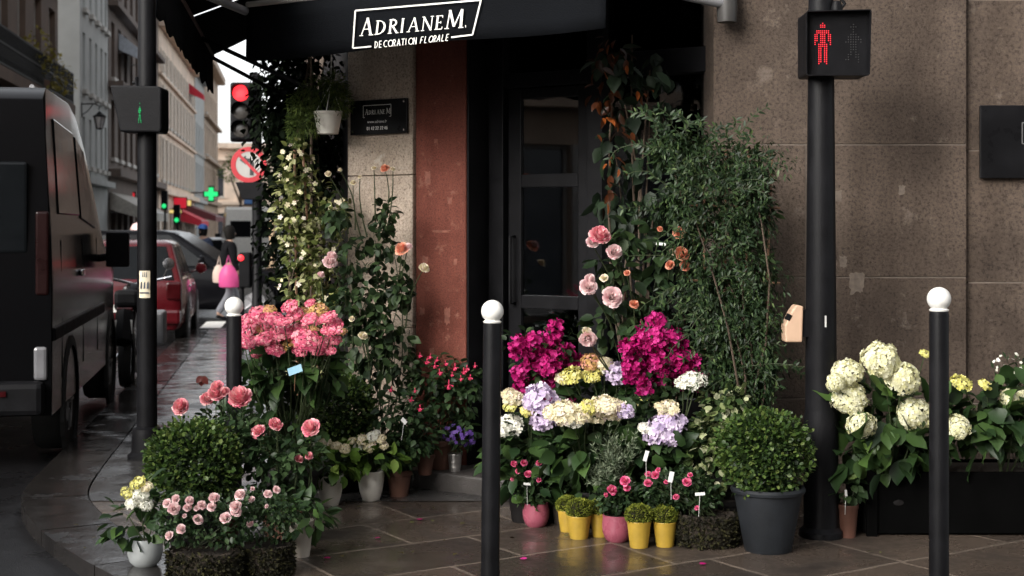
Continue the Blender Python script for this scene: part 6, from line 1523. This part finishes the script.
link('spray_leaves', leafmesh('spray_leaves', np.array(SP), np.array(SA), np.array(SNr), np.array(SZ), T_LANCE, M['bam'], 1.6), None, th); tag(tb_.build('sprays', M['stem'], th), kind='stuff')
mb = MB()
for px in (700, 722, 745, 768): mb.tube([Vector(((px - 728) / F * Y * .8, .02, .2)), P(px + 4, 150, Y + .02) - L], .007, 6)
for py in (205, 280, 350): mb.tube([P(690, py, Y + .03) - L, P(780, py + 3, Y + .03) - L], .006, 6)
mb.build('canes', M['bamboo'], th)
stems(th, [(L + Vector((random.uniform(-.06, .06), 0, .25)), P(q[0], q[1], Y)) for q in blb], .007, M['bark'], wob=.05)
# mixed hydrangeas
def hydrangea(label, px, Y, blb, n, fl, lsz=.11, potm='pot_dark', mat='hyd', forward=.14):
    L = at(px, Y=Y + .08); th = plant('hydrangea', label, 'potted plant', L, 'hydrangeas'); pot(th, 'rim', .10, .18, M[potm])
    bush(th, [pxblob(*q, Y, .15) for q in blb], n, lsz, T_OV, M[mat], shell=.55, droop=.4, outw=.9)
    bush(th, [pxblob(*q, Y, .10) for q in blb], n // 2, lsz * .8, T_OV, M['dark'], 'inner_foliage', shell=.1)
    prs = []
    for a, b, r, k in fl: p_ = put(th, HD[k], a, b, r * (1.0 if k == 'ann' else 1.16), Y - random.uniform(forward * .5, forward), zsc=1.0 if k in ('ann', 'lav') else .8); prs.append((L + Vector((random.uniform(-.04, .04), 0, .18)), p_))
    stems(th, prs, .005, M['stem']); return th
hydrangea('left hydrangea with lavender clusters over cream and white heads', 525, 7.2, [(525, 440, 32, 18), (510, 455, 22, 20), (545, 455, 26, 22), (530, 480, 28, 22)], 130,
          [(512, 398, 11, 'cream'), (509, 426, 12, 'white'), (510, 407, 6, 'yel'), (527, 411, 7, 'yel'), (541, 399, 15, 'lav'), (545, 415, 12, 'lav'), (541, 424, 8, 'lav'), (531, 402, 9, 'lav'), (502, 430, 8, 'white')])
hydrangea('middle hydrangea with wide cream and yellow heads', 590, 7.1, [(590, 440, 40, 20), (570, 455, 26, 22), (615, 455, 26, 22), (595, 480, 30, 24)], 150,
          [(565, 413, 13, 'cream'), (580, 414, 13, 'cream'), (594, 412, 14, 'cream'), (606, 405, 13, 'cream'), (616, 411, 11, 'cream'), (589, 407, 8, 'yel'), (553, 412, 9, 'cream'), (625, 412, 8, 'lav'), (574, 422, 8, 'white')], forward=.2)
hydrangea('back hydrangea with pale yellow and lavender heads under the hanging roses', 605, 7.38, [(600, 395, 34, 16), (585, 410, 24, 18), (625, 400, 22, 18), (600, 440, 30, 30)], 110,
          [(571, 376, 10, 'yel'), (592, 376, 10, 'yel'), (604, 364, 9, 'cream'), (617, 373, 12, 'lav'), (608, 370, 7, 'white'), (623, 377, 8, 'lav'), (590, 362, 9, 'gold'), (562, 379, 7, 'cream'), (643, 399, 9, 'yel')])
hydrangea('right hydrangea with one large lavender head near the variegated ivy', 665, 7.0, [(660, 445, 30, 16), (645, 465, 24, 22), (680, 455, 22, 22), (665, 485, 26, 22)], 120,
          [(664, 430, 15, 'lav'), (672, 424, 11, 'lav'), (655, 433, 11, 'lav'), (668, 409, 11, 'cream'), (661, 408, 7, 'cream'), (690, 381, 10, 'white'), (697, 380, 9, 'white'), (683, 383, 8, 'white'), (646, 428, 7, 'white'), (671, 437, 9, 'lav')])
# silver spiky rosemary
L = at(615, Y=6.95); Y = 6.92; th = plant('rosemary', 'grey green spiky rosemary in the middle of the right display', 'potted plant', L); pot(th, 'taper', .085, .14, M['pot_dark'])
SP, SA, SNr, SZ = [], [], [], []; tb_ = MB(); base_ = L + Vector((0, 0, .13))
for i in range(95):
    a = random.uniform(0, 2 * PI); sp_ = random.uniform(.15, 1.0); tip = P(616 + 32 * sp_ * math.cos(a), 463 - random.uniform(-32, 40) * (1.15 - sp_ * .6), Y - .16 * sp_ * math.sin(a)); pts = []
    for k_ in range(9):
        t_ = k_ / 8; pts.append(base_.lerp(tip, t_) + Vector((0, 0, .04 * math.sin(PI * t_))))
    tb_.tube([p - L for p in pts], .0016, 4)
    for k_ in range(3, 9):
        tg = (pts[k_] - pts[k_ - 1]).normalized()
        for m_ in range(6):
            v = Vector((random.gauss(0, 1), random.gauss(0, 1), random.gauss(0, 1))).normalized(); SP.append(tuple(pts[k_ - 1].lerp(pts[k_], random.random()) - L)); SA.append(tuple(tg * .8 + v * .8)); SNr.append((random.uniform(-.5, .5), -.8, .8)); SZ.append(random.uniform(.020, .034))
link('foliage', leafmesh('foliage', np.array(SP), np.array(SA), np.array(SNr), np.array(SZ), T_NEEDLE, M['silver'], 1.5), None, th); tb_.build('stems', M['stem'], th)
# small roses in pots
def mini_rose(label, px, py, potk, blb, fl, n=420, tags=()):
    L = at(px, py); Y = L.y; th = plant('miniature_rose', label, 'potted plant', L, 'miniature roses')
    pot(th, *potk); bush(th, [pxblob(*q, Y, .09) for q in blb], n, .030, T_OV, M['rose'], shell=.35, droop=.2, outw=.6)
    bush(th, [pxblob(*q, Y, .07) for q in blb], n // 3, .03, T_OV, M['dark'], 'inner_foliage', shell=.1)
    prs = [(L + Vector((random.uniform(-.03, .03), 0, potk[2] * .85)), P(q[0], q[1], Y)) for q in blb for _ in range(2)]
    for a, b, r in fl: p_ = put(th, RS['hot'], a, b, r * .92, Y - .085, up=.45); prs.append((L + Vector((0, 0, potk[2])), p_))
    stems(th, prs, .0025, M['stem'])
    for tg in tags: label_tag(th, tg[0], tg[1], Y - .11, *tg[2:])
mini_rose('miniature rose with hot pink buds in the left pink pot', 536, 526, ('cup', .068, .118, M['pot_pink']), [(532, 480, 26, 18), (520, 485, 14, 16), (545, 478, 16, 16), (535, 495, 20, 10)],
          [(514, 464, 4), (524, 463, 4), (539, 463, 3.4), (548, 460, 4), (528, 474, 4.6), (513, 479, 3), (539, 480, 3), (518, 471, 3), (544, 468, 2.6)], tags=((527, 484, .035, .012, .1),))
L = at(566, 524); mini_rose('dark miniature rose between the left pink pot and the yellow pots', 563, 524, ('taper', .06, .11, M['wicker']), [(565, 480, 18, 20), (575, 490, 14, 14), (556, 495, 12, 14)], [(560, 462, 3.2), (571, 475, 3), (587, 478, 2.6), (559, 468, 2.6), (577, 492, 2.6)], 340)
mini_rose('miniature rose with light pink blooms in the right pink pot', 617, 541, ('cup', .072, .128, M['pot_pink']), [(617, 495, 18, 16), (608, 500, 12, 14), (628, 500, 12, 12)], [(612, 490, 6), (625, 481, 6), (627, 488, 3.5), (606, 495, 2.8)], 360)
# rose in the long mossy basket
L = at(706, 545); Y = L.y; th = plant('rose_basket', 'mossy round basket of hot pink roses with white labels before the variegated ivy', 'potted plant', L, 'rose baskets')
basket(th, .29, .22, .15)
blb = [(660, 488, 22, 16), (685, 485, 24, 18), (700, 495, 22, 14), (672, 500, 18, 10)]
bush(th, [pxblob(*q, Y + .03, .10) for q in blb], 900, .030, T_OV, M['rose'], shell=.35, outw=.6); bush(th, [pxblob(*q, Y, .08) for q in blb], 300, .03, T_OV, M['dark'], 'inner_foliage', shell=.1)
prs = [(L + Vector((random.uniform(-.08, .05), 0, .14)), P(q[0], q[1], Y)) for q in blb for _ in range(3)]
for a, b, r in ((655, 475, 5), (648, 474, 3.4), (648, 483, 4.6), (687, 482, 5), (676, 497, 4), (666, 482, 2.6), (697, 508, 3), (658, 470, 3), (690, 475, 3)): prs.append((L + Vector((0, 0, .15)), put(th, RS['hot'], a, b, r * .92, Y - .10, up=.45)))
stems(th, prs, .0025, M['stem'])
for tg in ((646, 456, .018, .05, .25), (671, 477, .022, .05, .2), (700, 494, .045, .014, -.1)): label_tag(th, tg[0], tg[1], Y - .15, *tg[2:])
# yellow pots with moss balls
for px, py, r, h_, lab in ((579, 538, .0595, .112, 'yellow pot with a green moss ball, front of the three beside the left pink pot'), (568, 531, .052, .105, 'yellow pot with a moss ball mostly hidden behind the front left one'), (600, 536, .050, .115, 'yellow pot with a moss ball just left of the right pink pot'),
                           (639, 547, .0575, .125, 'yellow pot with a moss ball just right of the right pink pot'), (665, 546, .0565, .118, 'yellow pot with a moss ball next to the mossy rose basket')):
    L = at(px, py); Y = L.y; th = plant('moss_ball_pot', lab, 'potted plant', L, 'yellow pots with moss balls')
    pot(th, 'rings', r, h_, M['pot_yellow']); c = L + Vector((0, 0, h_ + r * .45)); e = r * 1.02
    bush(th, [(c, (e, e, e * .78))], 2300, .013, T_SMALL, M['moss'], 'moss_ball', shell=.9, outw=1.0, rand=.8, droop=-.2, lump=.04, width=.8)
    mb = MB(); mb.lathe([(e * .5, -e * .6), (e * .86, -e * .3), (e * .9, .0), (e * .74, e * .45), (e * .4, e * .66), (0, e * .7)], c - L, 20); mb.build('moss_core', M['brownmoss'], th, smooth=True)
for px, py, a in ((655.5, 515, -.8), (626, 513, -.4)):
    pass
# variegated ivy
L = at(722, Y=6.95); Y = 6.92; th = plant('variegated_ivy', 'variegated cream edged ivy tumbling beside the box ball in the lead pot', 'potted plant', L); pot(th, 'taper', .11, .18, M['pot_dark'])
blb = [(718, 410, 18, 20), (706, 430, 16, 22), (722, 440, 18, 24), (700, 455, 14, 22), (712, 475, 16, 20), (735, 400, 14, 14)]
bush(th, [pxblob(*q, Y, .09) for q in blb], 620, .042, T_ROUND, M['ivy'], shell=.5, outw=.7, droop=.5, width=1.1)
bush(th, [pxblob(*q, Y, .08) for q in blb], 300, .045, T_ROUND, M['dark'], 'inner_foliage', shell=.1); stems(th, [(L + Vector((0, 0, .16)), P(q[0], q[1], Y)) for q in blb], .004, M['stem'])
M['midgreen'] = leafm('mid_green_leaf', [(0, (.035, .07, .018)), (.6, (.06, .115, .026)), (1, (.12, .19, .04))], .45, spec=.35)
# ivory hydrangeas against the right wall
th = hydrangea('ivory snowball hydrangea between the right signal post and its bollard', 893, 6.95, [(880, 410, 50, 32), (855, 445, 30, 26), (905, 435, 44, 26), (940, 425, 30, 28), (890, 455, 40, 18)], 190,
          [(881, 361, 22, 'ann'), (847, 373, 17, 'ann'), (902, 379, 19, 'ann'), (849, 399, 19, 'ann'), (861, 425, 16, 'ann'), (913, 414, 20, 'ann'), (957, 427, 15, 'ann'), (836, 383, 10, 'ann'), (928, 420, 10, 'ann'), (925, 354, 6, 'yel')], .125, forward=.20)
bush(th, [pxblob(875, 410, 46, 30, 6.85, .1), pxblob(860, 450, 24, 22, 6.85, .1)], 34, .14, T_OV, M['midgreen'], 'young_leaves', shell=.7, droop=.6)
th = hydrangea('ivory hydrangea with yellow buds at the far right edge', 1005, 7.0, [(990, 410, 34, 26), (1015, 425, 34, 34), (975, 435, 30, 24), (1040, 410, 30, 40)], 170,
          [(961, 383, 11, 'yel'), (985, 385, 7, 'yel'), (1011, 399, 13, 'ann'), (1020, 394, 8, 'ann'), (1036, 402, 14, 'ann')], .125)
L = at(1022, Y=7.15); th = plant('white_flowers', 'airy plant with tiny white flowers behind the far right hydrangea', 'potted plant', L); pot(th, 'rim', .12, .2, M['pot_dark']); Y = 7.15
bush(th, [pxblob(1015, 385, 24, 28, Y, .12), pxblob(1035, 400, 24, 36, Y, .12)], 420, .04, T_LANCE, M['dark'], droop=.1, width=1.6)
p, d = blob(30, *pxblob(1014, 364, 20, 12, Y, .12), .7); link('blossoms', florets('blossoms', W2L(th, p), unit(d + np.array(VIEW) + UPV * .5), np.full(30, .015), T_F5, M['p_white']), None, th)
stems(th, [(L + Vector((0, 0, .15)), P(1000 + 6 * i, 368, Y)) for i in range(7)], .0025, M['stem'])
# added black trough that stands in for the shadow under the hydrangeas
tr_ = thing('shadow_trough', 'long black trough added as the shadow under the ivory hydrangeas', 'trough', (1.95 + .62, 7.13, 0))
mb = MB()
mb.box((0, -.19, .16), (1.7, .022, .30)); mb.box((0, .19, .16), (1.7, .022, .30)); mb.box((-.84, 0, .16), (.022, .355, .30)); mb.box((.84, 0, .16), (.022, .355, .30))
M['void'] = plain('shadow_black', (.0022, .0022, .0022), .9, spec=.02)  # shadow darkness put into the colour of the trough boards
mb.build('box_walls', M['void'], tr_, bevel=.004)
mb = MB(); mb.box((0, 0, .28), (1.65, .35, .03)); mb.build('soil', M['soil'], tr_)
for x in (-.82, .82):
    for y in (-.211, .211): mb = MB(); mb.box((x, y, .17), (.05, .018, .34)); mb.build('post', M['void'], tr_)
# copper pot at the foot of the wall
L = at(848, 537); th = plant('copper_pot', 'slim copper coloured pot beside the base of the right signal post', 'potted plant', L); Y = L.y
pot(th, 'taper', .050, .16, M['copper']); bush(th, [pxblob(848, 488, 16, 14, Y, .07)], 60, .06, T_OV, M['dark'], droop=.3); stems(th, [(L + Vector((0, 0, .13)), P(846 + d_, 488, Y)) for d_ in (-8, 0, 8)], .003, M['stem']); label_tag(th, 846, 493, Y - .08, .012, .03, .1)
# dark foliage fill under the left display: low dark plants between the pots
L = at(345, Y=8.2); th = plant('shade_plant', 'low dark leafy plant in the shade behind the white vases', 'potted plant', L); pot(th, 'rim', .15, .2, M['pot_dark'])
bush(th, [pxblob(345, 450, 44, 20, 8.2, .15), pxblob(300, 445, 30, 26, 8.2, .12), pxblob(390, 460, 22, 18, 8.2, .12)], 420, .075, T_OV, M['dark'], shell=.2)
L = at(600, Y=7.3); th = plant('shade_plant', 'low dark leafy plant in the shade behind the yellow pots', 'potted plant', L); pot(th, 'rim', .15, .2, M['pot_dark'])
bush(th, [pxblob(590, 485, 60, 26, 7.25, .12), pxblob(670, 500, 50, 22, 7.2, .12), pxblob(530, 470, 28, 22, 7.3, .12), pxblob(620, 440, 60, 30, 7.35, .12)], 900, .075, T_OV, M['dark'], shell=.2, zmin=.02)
# a few fallen petals and leaves on the wet ground
pts = []; 
for px, py in ((33, 546), (206, 339), (214, 333), (375, 540), (520, 560), (700, 566), (420, 520), (330, 560)):
    q = at(px, py); q.z = G(q.y) + .008 if px > 60 else -.115; pts.append(tuple(q))
o = link('fallen_petals', leafmesh('fallen_petals', np.array(pts), rng.normal(size=(len(pts), 3)) * np.array([1, 1, .05]), np.tile([0, 0, 1.0], (len(pts), 1)) + rng.normal(size=(len(pts), 3)) * .15, np.full(len(pts), .035), T_ROUND, M['p_mag'], 1.2), None)
tag(o, 'scattered magenta petals fallen on the wet pavement and gutter', 'petals', kind='stuff')

n_ = 70; pts = []
for k_ in range(n_):
    x_, y_ = random.choice(((random.uniform(-1.6, 1.9), random.uniform(5.7, 6.7)), (random.uniform(-1.0, .3), random.uniform(6.3, 7.6)), (random.uniform(-2.4, -1.4), random.uniform(6.6, 9))))
    pts.append((x_, y_, G(y_) + .012))
o = link('leaf_litter', leafmesh('leaf_litter', np.array(pts), rng.normal(size=(n_, 3)) * np.array([1, 1, .05]), np.tile([0, 0, 1.0], (n_, 1)) + rng.normal(size=(n_, 3)) * .2, rng.uniform(.012, .038, n_), T_OV, leafm('fallen_leaf', [(0, (.03, .02, .010)), (.6, (.06, .05, .015)), (1, (.09, .10, .03))])), None)
tag(o, 'small brown and green leaves fallen on the wet pavement', 'leaves', kind='stuff')
